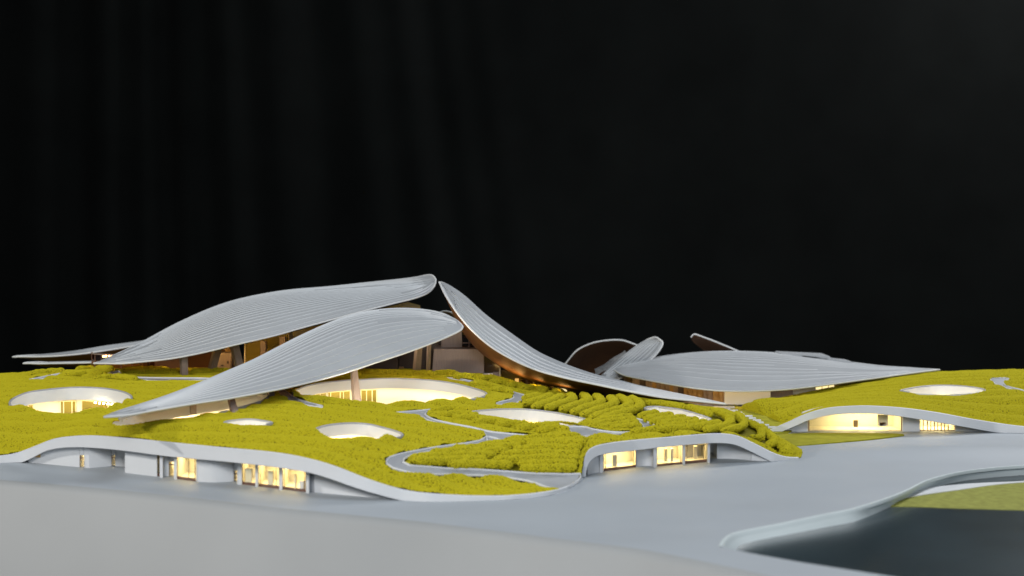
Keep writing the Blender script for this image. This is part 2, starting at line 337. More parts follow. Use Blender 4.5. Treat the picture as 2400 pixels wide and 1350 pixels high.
def terrain_sheet(boundary, zf, holes, paths, step, dz):
    """triangulate a plan region; returns (moss triangles, list of path triangles, verts)"""
    bx = np.array([b[:2] for b in boundary]); V = [tuple(p) for p in bx]; E = [(i, (i + 1) % len(bx)) for i in range(len(bx))]
    for h in holes + paths:
        k = len(V); V += [tuple(p[:2]) for p in h]; E += [(k + i, k + (i + 1) % len(h)) for i in range(len(h))]
    x0, y0 = bx.min(0); x1, y1 = bx.max(0)
    gx, gy = np.meshgrid(np.arange(x0, x1, step), np.arange(y0, y1, step)); gx = gx.ravel() + np.random.uniform(-.3, .3, gx.size) * step; gy = gy.ravel() + np.random.uniform(-.3, .3, gy.size) * step
    ok = inside(gx, gy, bx)
    for h in holes: ok &= ~inside(gx, gy, h)
    V += list(zip(gx[ok], gy[ok]))
    r = delaunay_2d_cdt([Vector(p) for p in V], E, [], 0, 1e-6)
    vx = np.array([list(p) for p in r[0]]); tri = np.array([list(t) for t in r[2]])
    c = vx[tri].mean(1); keep = inside(c[:, 0], c[:, 1], bx)
    for h in holes: keep &= ~inside(c[:, 0], c[:, 1], h)
    tri, c = tri[keep], c[keep]
    inpath = np.zeros(len(tri), int) - 1
    for i, p in enumerate(paths): inpath[inside(c[:, 0], c[:, 1], p) & (inpath < 0)] = i
    z = zf(vx[:, 0], vx[:, 1]) - dz
    return np.column_stack([vx, z]), tri, inpath
def sub(name, V, tri, m, parent=None):
    used = np.unique(tri); mp = -np.ones(len(V), int); mp[used] = np.arange(len(used))
    return mesh(name, [tuple(v) for v in V[used]], mp[tri].tolist(), m, parent)

# ------------------------------------------------------------------ plaza, pond, backdrop
POND = [(1690, 1280), (1703, 1258), (1735, 1240), (1850, 1218), (1930, 1203), (2000, 1190), (2080, 1166), (2130, 1147), (2178, 1125), (2250, 1107), (2330, 1097), (2400, 1092), (2520, 1086)]
pond_far = cr([G(u, v) for u, v in POND], 60)
pond_near = [G(1690, 1280), G(1760, 1296), G(1880, 1318), G(2090, 1351), G(2330, 1390), G(2600, 1430)]
pond_loop = [Vector(p) for p in pond_far] + [Vector((1.75, pond_far[-1][1], 0)), Vector((1.75, pond_near[-1].y, 0))] + pond_near[::-1][:-1]
EDGE = [(-420, 1090), (-200, 1105), (0, 1124), (220, 1143), (410, 1162), (620, 1186), (800, 1203), (1000, 1220), (1200, 1243), (1350, 1265), (1500, 1286), (1650, 1316), (1900, 1372), (2200, 1450), (2500, 1535)]
edge_c = cr([G(u, v) for u, v in EDGE], 90)
def plaza_z(x, y):
    # soft swells of the terrace
    z = 0.016 * np.exp(-(((x - 1.0) / 0.30) ** 2 + ((y - 3.48) / 0.10) ** 2)) - 0.008 * np.exp(-(((x - 0.42) / 0.25) ** 2 + ((y - 2.95) / 0.16) ** 2))
    z = z - 0.006 * np.exp(-(((x - 0.25) / 0.5) ** 2 + ((y - 2.62) / 0.14) ** 2)) + 0.004 * np.exp(-(((x - 0.15) / 0.3) ** 2 + ((y - 3.02) / 0.06) ** 2))
    return z
edge = [Vector((p[0], p[1])) for p in edge_c] + [Vector((3.2, edge_c[-1][1])), Vector((3.2, 5.25)), Vector((-3.2, 5.25)), Vector((-3.2, edge_c[0][1]))]
Vp, Tp, ip_ = terrain_sheet(edge, plaza_z, [np.array([list(p) for p in pond_loop])], [], 0.03, 0)
struct(sub('plaza', Vp, Tp, 'plaza_paint'))
# rounded front edge and the sloping front face of the base
VS = []
ext = np.vstack([[-3.2, edge_c[0][1], 0], edge_c, [3.2, edge_c[-1][1], 0]])
for i, p in enumerate(ext):
    t = ext[min(i + 1, len(ext) - 1)] - ext[max(i - 1, 0)]; t /= np.linalg.norm(t); nr = np.array([t[1], -t[0], 0]); zz = float(plaza_z(p[0], p[1]))
    for o_, h_ in ((0, 0), (0.007, -0.0006), (0.013, -0.0025), (0.018, -0.006), (0.022, -0.012), (0.10, -0.22), (0.30, -0.75)):
        VS.append((p[0] + nr[0] * o_, p[1] + nr[1] * o_, zz + h_))
struct(mesh('base_front', VS, grid_faces(len(ext), 7), 'base_paint'))
ZW = -0.021
# sloping bank wall of the basin, following the terrace edge, with a rounded lip
lipP = np.array([list(p) for p in pond_far]); VW = []
for i, p in enumerate(lipP):
    t = lipP[min(i + 1, len(lipP) - 1)] - lipP[max(i - 1, 0)]; t /= np.linalg.norm(t); nrm = np.array([t[1], -t[0], 0])
    f_ = min(1, max(0, (2120 - (1200 + FPX * p[0] / p[1])) / 140)); zz = float(plaza_z(p[0], p[1]))
    for o_, h_ in ((-0.004, 0.0010), (0.001, 0.0010), (0.002 + 0.0015 * f_, -0.0015), (0.002 + 0.003 * f_, -0.005), (0.008 * f_ - 0.006 * (1 - f_), -0.0085), (0.019 * f_ - 0.008 * (1 - f_), ZW - 0.006)):
        VW.append((p[0] + nrm[0] * o_, p[1] + nrm[1] * o_, zz + h_ if h_ > -0.02 else h_))
struct(mesh('pond_bank', VW, grid_faces(len(lipP), 6), 'pond_wall'))
nb = np.array([list(p) for p in pond_near]); VN = []
for p in nb: VN += [(p[0], p[1], float(plaza_z(p[0], p[1])) - 0.0005), (p[0], p[1], ZW - 0.006)]
struct(mesh('pond_kerb', VN, grid_faces(len(nb), 2), 'plaza_paint'))
wz = [(G(1650, 1290).x, 1.9), (1.9, 1.9), (1.9, 3.6), (G(1650, 1290).x, 3.6)]
struct(mesh('water', [(x, y, ZW) for x, y in wz], [(0, 1, 2, 3)], 'pond_water', smooth=False))
bank = [(2030, 1186), (2140, 1187), (2260, 1191), (2400, 1195), (2600, 1200)]
bank2 = [(2060, 1178), (2130, 1166), (2180, 1158), (2260, 1147), (2330, 1137), (2400, 1131), (2600, 1118)]
bank3 = [(2070, 1172), (2140, 1150), (2190, 1141), (2260, 1134), (2330, 1130), (2400, 1127), (2600, 1112)]
A_ = cr([G(u, v, ZW + 0.001) for u, v in bank], 30); B_ = cr([G(u, v, ZW + 0.003) for u, v in bank2], 30); C_ = cr([G(u, v, ZW + 0.004) for u, v in bank3], 30)
low = A_.copy(); low[:, 2] -= 0.006
gb = mesh('lawn', [tuple(p) for row in zip(low, A_, (A_ + B_) / 2 + [0, 0, 0.001], B_) for p in row], grid_faces(30, 4), 'lawn_pale'); struct(gb)
B2 = B_ + [0, 0, 0.0012]; B2b = B_ - [0, 0, 0.01]
struct(mesh('ramp', [tuple(p) for row in zip(B2b, B2, C_) for p in row], grid_faces(30, 3), 'white_paint'))
struct(mesh('model_board', [(x, y, z) for z in (-0.16, -0.06) for x, y in ((-3.2, 3.45), (3.2, 3.45), (3.2, 5.25), (-3.2, 5.25))],
     [(3, 2, 1, 0), (4, 5, 6, 7), (0, 1, 5, 4), (1, 2, 6, 5), (2, 3, 7, 6), (3, 0, 4, 7)], 'model_board', smooth=False))
# black cloth hung behind the model: gathered folds on one side, nearly flat on the other
def curtain():
    xs = np.linspace(-5, 5, 420); zs = np.linspace(-0.5, 4.2, 40); V = []
    for x in xs:
        for z in zs:
            f = 1 / (1 + math.exp((x + 0.55 - 0.18 * (2.0 - z)) * 5.0))
            sk = max(0, (x + 1.6)) * (z - 1.2) * 0.10
            q = x + sk
            y = 6.6 + f * (0.018 * math.sin(q * 13 + 1.3 * math.sin(q * 3.1)) + 0.016 * math.sin(q * 29 + 2 * math.sin(q * 5 + 1))) + 0.02 * math.sin(x * 2.3 + z * 0.8) + 0.012 * math.sin(x * 5 - z * 2.1)
            V.append((x, y, z))
    o = mesh('curtain', V, grid_faces(len(xs), len(zs)), 'black_cloth')
    o.modifiers.new('thickness', 'SOLIDIFY').thickness = 0.004
    tag(o, 'black cloth backdrop with soft hanging folds behind the model', 'curtain')
curtain()

# ------------------------------------------------------------------ hills
def noise2(x, y, s, seed):
    r = np.random.RandomState(seed); out = 0
    for k in range(7):
        a = r.uniform(0, 6.28); f = s * r.uniform(0.6, 1.6); out = out + np.sin((x * math.cos(a) + y * math.sin(a)) * f + r.uniform(0, 6.28))
    return out / 7
def moss_top(zf, courts=(), cx=0.42):
    am = 1.0 if cx > 0.1 else 0.65
    near = [c[np.argsort(c[:, 1])[:26]] for c in courts]
    near = np.vstack(near)[:, :2] if near else None
    def f(x, y):
        b = noise2(x, y, 150, 3) * 0.0014 + noise2(x, y, 50, 5) * 0.0014
        wv = (y * 0.92 + x * cx + 0.02 * np.sin(x * 6) + 0.008 * np.sin(x * 15 + y * 4)) / 0.068
        rows = am * (0.0130 * np.abs(np.sin(math.pi * wv)) ** 0.75 - 0.0090)
        z = zf(x, y) + b + rows
        if near is not None:
            xx = np.ravel(x); yy = np.ravel(y); d2 = np.full(xx.shape, 9.0)
            for p in near: d2 = np.minimum(d2, (xx - p[0]) ** 2 + (yy - p[1]) ** 2 * 0.6)
            z = z + (0.0075 * np.exp(-d2 / 0.018 ** 2)).reshape(np.shape(x))
        return z
    return f
front = [p + Vector((0, 0.004, 0)) for p in FLT[:-2]] + [p + Vector((0.004, 0.004, 0)) for p in FRT]
back = [(0.66, 3.52), (0.63, 3.65), (0.608, 3.8), (0.58, 3.95), (0.545, 4.15), (0.49, 4.45), (0.42, 5.15), (-0.8, 5.25), (-2.1, 5.25), (-2.1, 4.2), (-2.0, 3.56)]
bnd_m = [p.to_2d() for p in front] + [Vector(p) for p in back]
mh = [COURTS[k] for k in 'ABCDEFG']; mpth = [outline(p, ZM, 3 * len(p)) for p in PATHS_M]
Vm, Tm, Im = terrain_sheet(bnd_m, ZM, mh, mpth, 0.02, 0.011)
struct(sub('hill', Vm, Tm[Im < 0], 'moss_base'))
for i in range(len(mpth)):
    if (Im == i).any():
        Vq = Vm.copy(); Vq[:, 2] += 0.0065
        struct(sub('path', Vq, Tm[Im == i], 'path_paint'))
# white kerb lines along the paths
for i, p in enumerate(mpth):
    q = p.copy(); q[:, 2] = ZM(q[:, 0], q[:, 1]) - 0.003
    struct(tube('kerb', q, 0.0016, 'white_paint', closed=True, sides=6, flat=1.5))
# visible shrub flock: only the part in sight is covered with grain
vis = [P(-120, 900, 3.4).to_2d()]
def cover(name, bnd, zf, holes, paths, step, dens, size, raw=(), lim=None, cx=0.42):
    V, T, I = terrain_sheet(bnd, moss_top(zf, raw, cx), holes, paths, step, 0.0025)
    T = T[I < 0]; c = V[T].mean(1)
    T = T[lim(c[:, 0], c[:, 1])]
    o = sub(name, V, T, 'moss_base'); add_grain(o, dens, size); struct(o, 'stuff'); return o
def grow(loop, k):
    c = loop[:, :2].mean(0); q = loop.copy(); d = q[:, :2] - c; L = np.linalg.norm(d, axis=1, keepdims=True); q[:, :2] = c + d * (1 + k / L); return q
ZONE = [(1225, 932), (1300, 927), (1400, 929), (1500, 936), (1600, 946), (1680, 960), (1750, 987), (1810, 1022), (1848, 1056), (1835, 1065), (1790, 1040), (1740, 1018), (1680, 1014), (1600, 1011), (1500, 1012), (1520, 1008), (1540, 998), (1520, 984), (1490, 976), (1500, 995), (1480, 1006), (1400, 1000), (1388, 990), (1340, 974), (1290, 965), (1240, 959), (1225, 950)]
zone = outline(ZONE, ZM, 120)
zone2 = outline([(1180, 1036), (1368, 1026), (1370, 1042), (1354, 1062), (1348, 1102), (1230, 1101), (1050, 1093), (972, 1085), (962, 1076), (1005, 1064), (1100, 1049)], ZM, 60)
def fat(loop, w):
    q = np.array(loop); nx = np.roll(q, -1, 0) - np.roll(q, 1, 0); nr = np.column_stack([nx[:, 1], -nx[:, 0]]); nr /= np.linalg.norm(nr, axis=1, keepdims=True) + 1e-9
    ar = np.sum(q[:, 0] * np.roll(q[:, 1], -1) - np.roll(q[:, 0], -1) * q[:, 1]); q[:, :2] += nr * w * (1 if ar > 0 else -1); return q
def lip(loop, k0=0.010):
    a, b = grow(loop, 0.006), grow(loop, -0.003); k = np.clip((loop[:, 1] - np.median(loop[:, 1])) / (0.35 * np.ptp(loop[:, 1])) + 0.6, 0, 1)[:, None]
    q = b * (1 - k) + a * k; q[:, 1] += ((1 - k) * k0)[:, 0]; return q
def inset(front, tail): return [p + Vector((0, 0.004)) for p in front] + tail
nf = len(front); bnd_mc = inset(bnd_m[:nf], bnd_m[nf:])
cover('shrub_cover', bnd_mc, ZM, [lip(h, 0.010 if i < 4 else 0.001) for i, h in enumerate(mh)], [fat(p, 0.0035) for p in mpth] + [zone, zone2], 0.0068, 200000, 0.0022, raw=mh[:4], lim=lambda x, y: (np.abs(x) < 0.345 * y + 0.03) & (y < 4.45))
back_r = [(2.1, 3.9), (2.1, 5.25), (0.72, 5.25), (0.64, 4.6), (0.645, 4.4), (0.685, 4.2), (0.70, 4.05), (0.675, 3.94)]
bnd_r = [(p + Vector((0, 0.004, 0))).to_2d() for p in FFT] + [Vector(p) for p in back_r]
rh = [COURTS['H']]; rp = [outline(p, ZR, 3 * len(p)) for p in PATHS_R]
Vr, Tr, Ir = terrain_sheet(bnd_r, ZR, rh, rp, 0.025, 0.007)
struct(sub('hill', Vr, Tr[Ir < 0], 'moss_base'))
Vq = Vr.copy(); Vq[:, 2] += 0.0025; struct(sub('path', Vq, Tr[Ir == 0], 'path_paint'))
q = rp[0].copy(); q[:, 2] -= 0.003; struct(tube('kerb', q, 0.0016, 'white_paint', closed=True, sides=6, flat=1.5))
cover('shrub_cover', bnd_r, ZR, [lip(rh[0], 0.0)], rp, 0.0085, 190000, 0.0022, raw=(), cx=0.05, lim=lambda x, y: (x < 0.345 * y + 0.03) & (y < 4.8))

# ------------------------------------------------------------------ sunken courts
def court(key, label, hf, hr, wall_m='wall_cream', recess=1.10, strip=9.0, windows=None):
    L = COURTS[key]; c = L.mean(0); n = len(L)
    root = empty('sunken_court', (c[0], c[1], float(L[:, 2].min()) - hf - hr), label, 'court', 'round openings sunk into the planted hills')
    rim = L.copy(); rim[:, 2] -= 0.0005
    far = [i for i in range(n) if L[i, 1] > np.median(L[:, 1]) - 0.25 * np.ptp(L[:, 1])]
    st = next(i for i in range(n) if i in far and (i - 1) % n not in far); order = []
    while st % n in far and len(order) < n: order.append(st % n); st += 1
    tube('rim', rim[order], 0.0021, 'path_paint', root, sides=8, flat=1.6)
    inn = grow(L, -0.003)
    V = []
    for i in range(n):
        for k, (o_, z_) in enumerate(((0, -0.0005), (0, -hf * 0.25), (0, -hf), (0.006, -hf))):
            p = grow(L[i:i + 1], 0) if False else inn[i]
            d = L[i, :2] - c[:2]; d = d / np.linalg.norm(d)
            V.append((p[0] + d[0] * o_, p[1] + d[1] * o_, L[i, 2] + z_))
    mesh('fascia_ring', V, grid_faces(n, 4, True), 'white_paint' if wall_m == 'wall_cream' else wall_m, root)
    out = grow(L, 0.022 * recess); zf0 = L[:, 2].min() - hf - hr
    V = []
    for i in range(n): V += [(out[i, 0], out[i, 1], L[i, 2] - hf + 0.003), (out[i, 0], out[i, 1], zf0)]
    mesh('inner_wall', V, grid_faces(n, 2, True), 'wall_cream', root)
    V = [(c[0], c[1], zf0)] + [(p[0], p[1], zf0) for p in out]
    mesh('floor', V, [(0, 1 + i, 1 + (i + 1) % n) for i in range(n)], 'wall_cream', root)
    V = []
    a, b = grow(L, 0.001), grow(L, 0.022 * recess + 0.001)
    for i in range(n): V += [(a[i, 0], a[i, 1], L[i, 2] - hf + 0.0015), (b[i, 0], b[i, 1], L[i, 2] - hf + 0.003)]
    mesh('ceiling', V, grid_faces(n, 2, True), 'wall_cream', root)
    a, b = grow(L, 0.009), grow(L, 0.013); V = []
    for i in range(n): V += [(a[i, 0], a[i, 1], L[i, 2] - hf), (b[i, 0], b[i, 1], L[i, 2] - hf)]
    o = mesh('light_strip', V, grid_faces(n, 2, True), 'led_warm' if key in 'AB' else 'led_bright', root)
    pw = {'B': 0.80, 'D': 0.05, 'H': 0.065, 'C': 0.03, 'F': 0.012, 'E': 0.05}.get(key)
    if pw:  # added unseen light that brightens the far ring
        p = Vector((c[0], L[:, 1].min() + 0.012, L[:, 2].min() - hf - 0.004)); q = Vector((c[0], L[:, 1].max(), L[:, 2].max() - hf * 0.4))
        o = lamp('ring_fill', 'AREA', p, q, pw, (1.0, 0.88, 0.66), 0.5 * float(np.ptp(L[:, 0])), 0.008); o.location = p - parent_world(root); o.parent = root
    return root, L, c, out, zf0
def court_windows(root, L, out, zf0, hf, items):
    """items: (first photo column, last column, mullions, pane material) on the far inner wall"""
    n = len(out); us = [1200 + FPX * p[0] / p[1] for p in out]; far = [i for i in range(n) if out[i, 1] > L[:, 1].mean()]
    far.sort(key=lambda i: us[i]); fu = [us[i] for i in far]
    def at(u): return np.array([np.interp(u, fu, [out[i, k] for i in far]) for k in (0, 1)]), float(np.interp(u, fu, [L[i, 2] for i in far])) - hf
    for u0, u1, mull, pm in items:
        (pa, za), (pb_, zb) = at(u0), at(u1); off = np.array([0, -0.004])
        pa = pa + off; pb_ = pb_ + off
        wdw = wall_quad('window', pa, pb_, zf0 + 0.002, za - 0.004, zf0 + 0.002, zb - 0.004, (0, 0.0012, 0), pm, root)
        def bar(A, B, z0, z1): wall_quad('frame_bar', A + off * 0.4, B + off * 0.4, z0, z1, z0, z1, (0, 0.0014, 0), 'frame_cream', wdw)
        zt = min(za, zb) - 0.004
        bar(pa, pb_, zf0 + 0.001, zf0 + 0.0032); bar(pa, pb_, zt - 0.0022, zt)
        w_ = 0.0011 / max(1e-6, np.linalg.norm(pb_ - pa))
        for t in [0] + mull + [1]:
            bar(pa + (pb_ - pa) * max(0, t - w_), pa + (pb_ - pa) * min(1, t + w_), zf0 + 0.0032, zt - 0.0022)
r, L, c, out, z0 = court('A', 'round sunken court with white ring and a line of tiny ceiling lamps', 0.030, 0.036, recess=1.6)
court_windows(r, L, out, z0, 0.030, [(52, 76, [0.5], 'olive_glass'), (140, 176, [0.2, 0.75], 'olive_glass'), (190, 252, [], 'olive_glass')])
for k in range(7):
    u = 222 + k * 10; pz = hit(u, 912 + k * 0.8, ZM)
    tube('spot_lamp', [(pz.x, pz.y + 0.004, pz.z - 0.036), (pz.x, pz.y + 0.004, pz.z - 0.033)], 0.0022, 'led_spot', r, sides=8)
r, L, c, out, z0 = court('B', 'largest oval sunken court with a taupe column standing at its edge', 0.024, 0.034, recess=1.5)
court_windows(r, L, out, z0, 0.024, [(728, 764, [0.3, 0.6], 'olive_glass'), (768, 820, [0.12, 0.55, 0.7], 'olive_glass'), (846, 884, [0.33, 0.68, 0.95], 'olive_glass')])
r, *_ = court('C', 'small domed court opening glowing inside, on the slope above the long low facade', 0.024, 0.022)
r, L, c, out, z0 = court('D', 'leaf shaped court with cream wall beside the winding path', 0.024, 0.020)
court_windows(r, L, out, z0, 0.024, [(1225, 1275, [0.5], 'timber_dark'), (1285, 1305, [], 'timber_dark')])
court('E', 'narrow leaf shaped court crossed by clipped rows near the arched corner facade', 0.022, 0.02)
court('F', 'smallest sliver shaped court opening in the moss in front of the front canopy', 0.016, 0.014)
court('G', 'long slanting court opening beneath the front leaf canopy', 0.026, 0.03, recess=1.3)
court('H', 'flat oval court opening on the far planted hill', 0.022, 0.02)

# ------------------------------------------------------------------ leaf canopies
def surf(N, C, F, ns, tc):
    n, c_, f = (cr([P(*q) for q in r], ns) for r in (N, C, F))
    n, c_, f = map(np.array, (n, c_, f))
    def S(i, t):
        la = (t - tc) * (t - 1) / (tc); lb = t * (t - 1) / (tc * (tc - 1)); lc = t * (t - tc) / (1 - tc)
        return n[i] * la + c_[i] * lb + f[i] * lc
    return S
def canopy(name, label, N, C, F, strips, tc=0.5, th=0.006, ns=72, nt=22, rim_r=0.0025, lift=0.0022, trange=(0.02, 0.98), cat='canopy', rimmat='rim_paint', seed=1, group=None, endcut=0.1, bead=0.0018, rib='rib_highlight_soft'):
    rng = random.Random(seed)
    S = surf(N, C, F, ns, tc); base = S(ns // 2, 0.0)
    root = empty(name, (base[0], base[1], 0), label, cat, group)
    ts = np.linspace(0, 1, nt); Pt = np.array([[S(i, t) for t in ts] for i in range(ns)])
    du = np.gradient(Pt, axis=0); dv = np.gradient(Pt, axis=1); nm = np.cross(du, dv); ln = np.linalg.norm(nm, axis=2, keepdims=True)
    nm = nm / np.maximum(ln, 1e-9)
    if nm[ns // 2, nt // 2, 2] < 0: nm = -nm
    nm[0] = nm[1]; nm[-1] = nm[-2]
    top = Pt.reshape(-1, 3); bot = (Pt - nm * th * np.clip(ln / ln.max() * 3, 0.3, 1)).reshape(-1, 3)
    mesh('roof_shell', [tuple(p) for p in top], grid_faces(ns, nt), 'roof_paint', root)
    mesh('soffit', [tuple(p) for p in bot], [f[::-1] for f in grid_faces(ns, nt)], 'soffit_copper', root)
    loop = [tuple((top[i * nt] + bot[i * nt]) / 2) for i in range(ns)] + [tuple((top[i * nt + nt - 1] + bot[i * nt + nt - 1]) / 2) for i in range(ns - 2, 0, -1)]
    tube('rim_trim', loop, rim_r, rimmat, root, closed=True, sides=8)
    if strips:
        e = trange[0] + (trange[1] - trange[0]) * np.linspace(0, 1, strips + 1) ** 0.88
        for k in range(strips):
            a, b = e[k], e[k + 1]
            s0 = int(ns * rng.uniform(0.03, 0.03 + endcut)); s1 = int(ns * (1 - rng.uniform(0.015, 0.02 + endcut * (0.35 if rng.random() < 0.8 else 1.6))))
            V = []
            for i in range(s0, s1):
                j = min(nt - 1, int(round((a + b) / 2 * (nt - 1)))); nn = nm[i, j]; sw = np.linalg.norm(S(i, b) - S(i, a)); wdt = min(1.0, sw / 0.006); bw = min(0.3, bead / max(sw, 1e-6))
                for f_, h in ((0, 0.0001), (0.35 * bw, lift * 0.85 * wdt), (0.6 * bw, lift * wdt), (bw, lift * 0.8 * wdt), (min(0.9, 2.2 * bw), lift * 0.12 * wdt + 0.0002), (1.0, 0.0001)):
                    t = a + (b - a) * f_
                    V.append(tuple(S(i, t) + nn * h))
            so = mesh('roof_strip', V, grid_faces(s1 - s0, 6), 'roof_strip_paint', root)
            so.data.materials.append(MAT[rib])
            for q, pl in enumerate(so.data.polygons): pl.material_index = 1 if q % 5 in (0, 1, 2) else 0  # bead faces take the painted highlight colour
    return root, S
def column(root, base, topp, wb, wt, m='timber_taupe', dpt=0.022):
    """tapered leaning post: photo widths at foot and head"""
    b, t = P(*base), P(*topp); sb, st = base[2] / FPX, topp[2] / FPX; V = []
    for p, wd in ((b, wb * sb), (t, wt * st)):
        h, dd = wd / 2, dpt / 2
        V += [(p.x - h * 0.25, p.y - dd, p.z), (p.x + h, p.y - dd * 0.2, p.z), (p.x + h * 0.6, p.y + dd, p.z), (p.x - h, p.y + dd * 0.2, p.z)]
    return mesh('column', V, [(3, 2, 1, 0), (4, 5, 6, 7)] + [(i, (i + 1) % 4, 4 + (i + 1) % 4, 4 + i) for i in range(4)], m, root, smooth=False)

R1, S1 = canopy('leaf_canopy', 'tallest and largest grey leaf canopy with a rounded upturned end', 
  [(220, 851, 4.15), (280, 851, 4.1), (330, 846, 4.08), (400, 838, 4.06), (470, 825, 4.05), (550, 806, 4.05), (640, 785, 4.06), (700, 768, 4.08), (780, 746, 4.1), (850, 727, 4.13), (920, 709, 4.17), (970, 697, 4.2), (1003, 684, 4.25), (1018, 668, 4.32), (1021, 655, 4.4)],
  [(220, 851, 4.15), (260, 836, 4.2), (340, 801, 4.3), (430, 753, 4.36), (540, 708, 4.4), (660, 684, 4.42), (780, 674, 4.44), (880, 667, 4.45), (960, 663, 4.45), (1005, 657, 4.43), (1021, 655, 4.4)],
  [(220, 851, 4.15), (250, 842, 4.3), (340, 812, 4.55), (430, 775, 4.7), (540, 735, 4.8), (660, 700, 4.8), (780, 680, 4.75), (880, 662, 4.7), (960, 651, 4.6), (1000, 644, 4.5), (1014, 646, 4.44), (1021, 655, 4.4)],
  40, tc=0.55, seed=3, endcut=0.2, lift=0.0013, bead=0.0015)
for a in [((432, 884, 4.12), (430, 832, 4.10), 19, 21), ((497, 866, 4.25), (511, 812, 4.2), 22, 22), ((566, 878, 4.2), (547, 802, 4.14), 22, 24), ((684, 815, 4.3), (678, 768, 4.2), 12, 9), ((797, 772, 4.3), (798, 738, 4.2), 8, 7), ((894, 745, 4.3), (894, 714, 4.22), 10, 9)]:
    column(R1, *a)
R2, S2 = canopy('leaf_canopy', 'front grey leaf canopy sweeping from a low tip to a rounded raised end over courts',
  [(245, 976, 3.05), (300, 972, 3.1), (370, 960, 3.2), (450, 946, 3.28), (540, 932, 3.38), (640, 913, 3.47), (700, 900, 3.53), (760, 885, 3.59), (820, 868, 3.64), (880, 848, 3.7), (950, 825, 3.76), (1010, 803, 3.82), (1060, 783, 3.87), (1080, 773, 3.9), (1085, 765, 3.93)],
  [(245, 976, 3.05), (270, 966, 3.12), (330, 948, 3.28), (400, 925, 3.42), (470, 898, 3.55), (540, 868, 3.66), (600, 842, 3.74), (660, 811, 3.81), (720, 781, 3.87), (790, 751, 3.93), (850, 734, 3.97), (900, 727, 3.99), (950, 726, 4.0), (1000, 730, 4.0), (1040, 740, 3.98), (1070, 753, 3.96), (1085, 765, 3.93)],
  [(245, 976, 3.05), (265, 970, 3.2), (330, 955, 3.45), (400, 935, 3.62), (470, 912, 3.78), (540, 888, 3.9), (600, 865, 4.0), (660, 838, 4.08), (720, 810, 4.15), (790, 780, 4.2), (850, 757, 4.2), (900, 745, 4.2), (950, 736, 4.17), (1000, 733, 4.12), (1045, 738, 4.05), (1073, 752, 3.98), (1085, 765, 3.93)],
  22, tc=0.6, seed=5, endcut=0.14, lift=0.0020, bead=0.0022, rib='rib_highlight_mid')
for a in [((453, 970, 3.38), (452, 942, 3.36), 17, 17), ((550, 966, 3.40), (539, 926, 3.44), 22, 18), ((636, 932, 3.62), (633, 908, 3.6), 18, 18), ((836, 948, 3.68), (829, 862, 3.7), 23, 17), ((976, 880, 4.12), (982, 800, 4.0), 20, 18), ((1003, 880, 4.1), (1006, 795, 4.0), 10, 11)]:
    column(R2, *a)
R3, S3 = canopy('leaf_canopy', 'steep grey leaf canopy sliding down from a raised point to a low tip',
  [(1030, 661, 4.25), (1045, 690, 4.15), (1075, 735, 4.08), (1110, 775, 4.03), (1150, 810, 4.0), (1200, 840, 3.97), (1260, 866, 3.93), (1330, 885, 3.9), (1400, 900, 3.87), (1470, 915, 3.84), (1550, 930, 3.8), (1620, 938, 3.77), (1700, 946, 3.74)],
  [(1030, 661, 4.25), (1050, 700, 4.25), (1082, 765, 4.22), (1117, 810, 4.2), (1158, 842, 4.18), (1208, 872, 4.15), (1268, 894, 4.12), (1338, 906, 4.08), (1408, 915, 4.04), (1478, 925, 3.98), (1553, 935, 3.9), (1624, 941, 3.82), (1700, 946, 3.74)],
  [(1030, 661, 4.25), (1050, 666, 4.4), (1090, 693, 4.5), (1140, 738, 4.55), (1200, 782, 4.55), (1255, 820, 4.52), (1300, 842, 4.48), (1350, 862, 4.42), (1400, 878, 4.36), (1450, 890, 4.28), (1500, 903, 4.2), (1560, 916, 4.08), (1640, 933, 3.9), (1700, 946, 3.74)],
  18, tc=0.45, seed=8, endcut=0.1, lift=0.003, bead=0.003, rib='rib_highlight_strong')
for a in [((1372, 932, 4.05), (1371, 900, 4.05), 15, 15), ((1421, 934, 4.0), (1421, 908, 4.0), 13, 13)]: column(R3, *a, m='timber_dark')
R5, S5 = canopy('leaf_canopy', 'broad low grey leaf canopy beyond the far hill over a timber screen wall',
  [(1440, 868, 4.75), (1460, 877, 4.62), (1520, 889, 4.5), (1580, 900, 4.43), (1640, 909, 4.38), (1700, 914, 4.35), (1780, 914, 4.35), (1860, 909, 4.38), (1950, 898, 4.43), (2030, 887, 4.5), (2110, 877, 4.57), (2202, 866, 4.65)],
  [(1440, 868, 4.75), (1455, 857, 4.8), (1500, 846, 4.85), (1560, 834, 4.87), (1640, 826, 4.88), (1720, 824, 4.88), (1800, 827, 4.88), (1860, 833, 4.88), (1950, 845, 4.87), (2000, 852, 4.85), (2060, 859, 4.8), (2130, 862, 4.74), (2202, 866, 4.65)],
  [(1440, 868, 4.75), (1460, 860, 4.95), (1520, 850, 5.1), (1600, 842, 5.2), (1700, 838, 5.25), (1800, 838, 5.25), (1900, 845, 5.2), (2000, 852, 5.1), (2100, 860, 4.9), (2202, 866, 4.65)],
  22, tc=0.6, seed=11, endcut=0.3, lift=0.0011, bead=0.002)
# stepped ends of the roof layers near the ridge
for (u0, u1, v0, v1) in [(1800, 1945, 824, 833), (1850, 1962, 829, 841), (1880, 2003, 834, 848)]:
    prism('roof_layer', [(u0 + 30, v0 + 4, 4.87), (u1 - 6, v1, 4.87), (u1, v1 + 2, 4.87), (u1, v1 + 40, 4.87), (u0 + 30, v0 + 40, 4.87)], 0.10, 'roof_paint', R5)
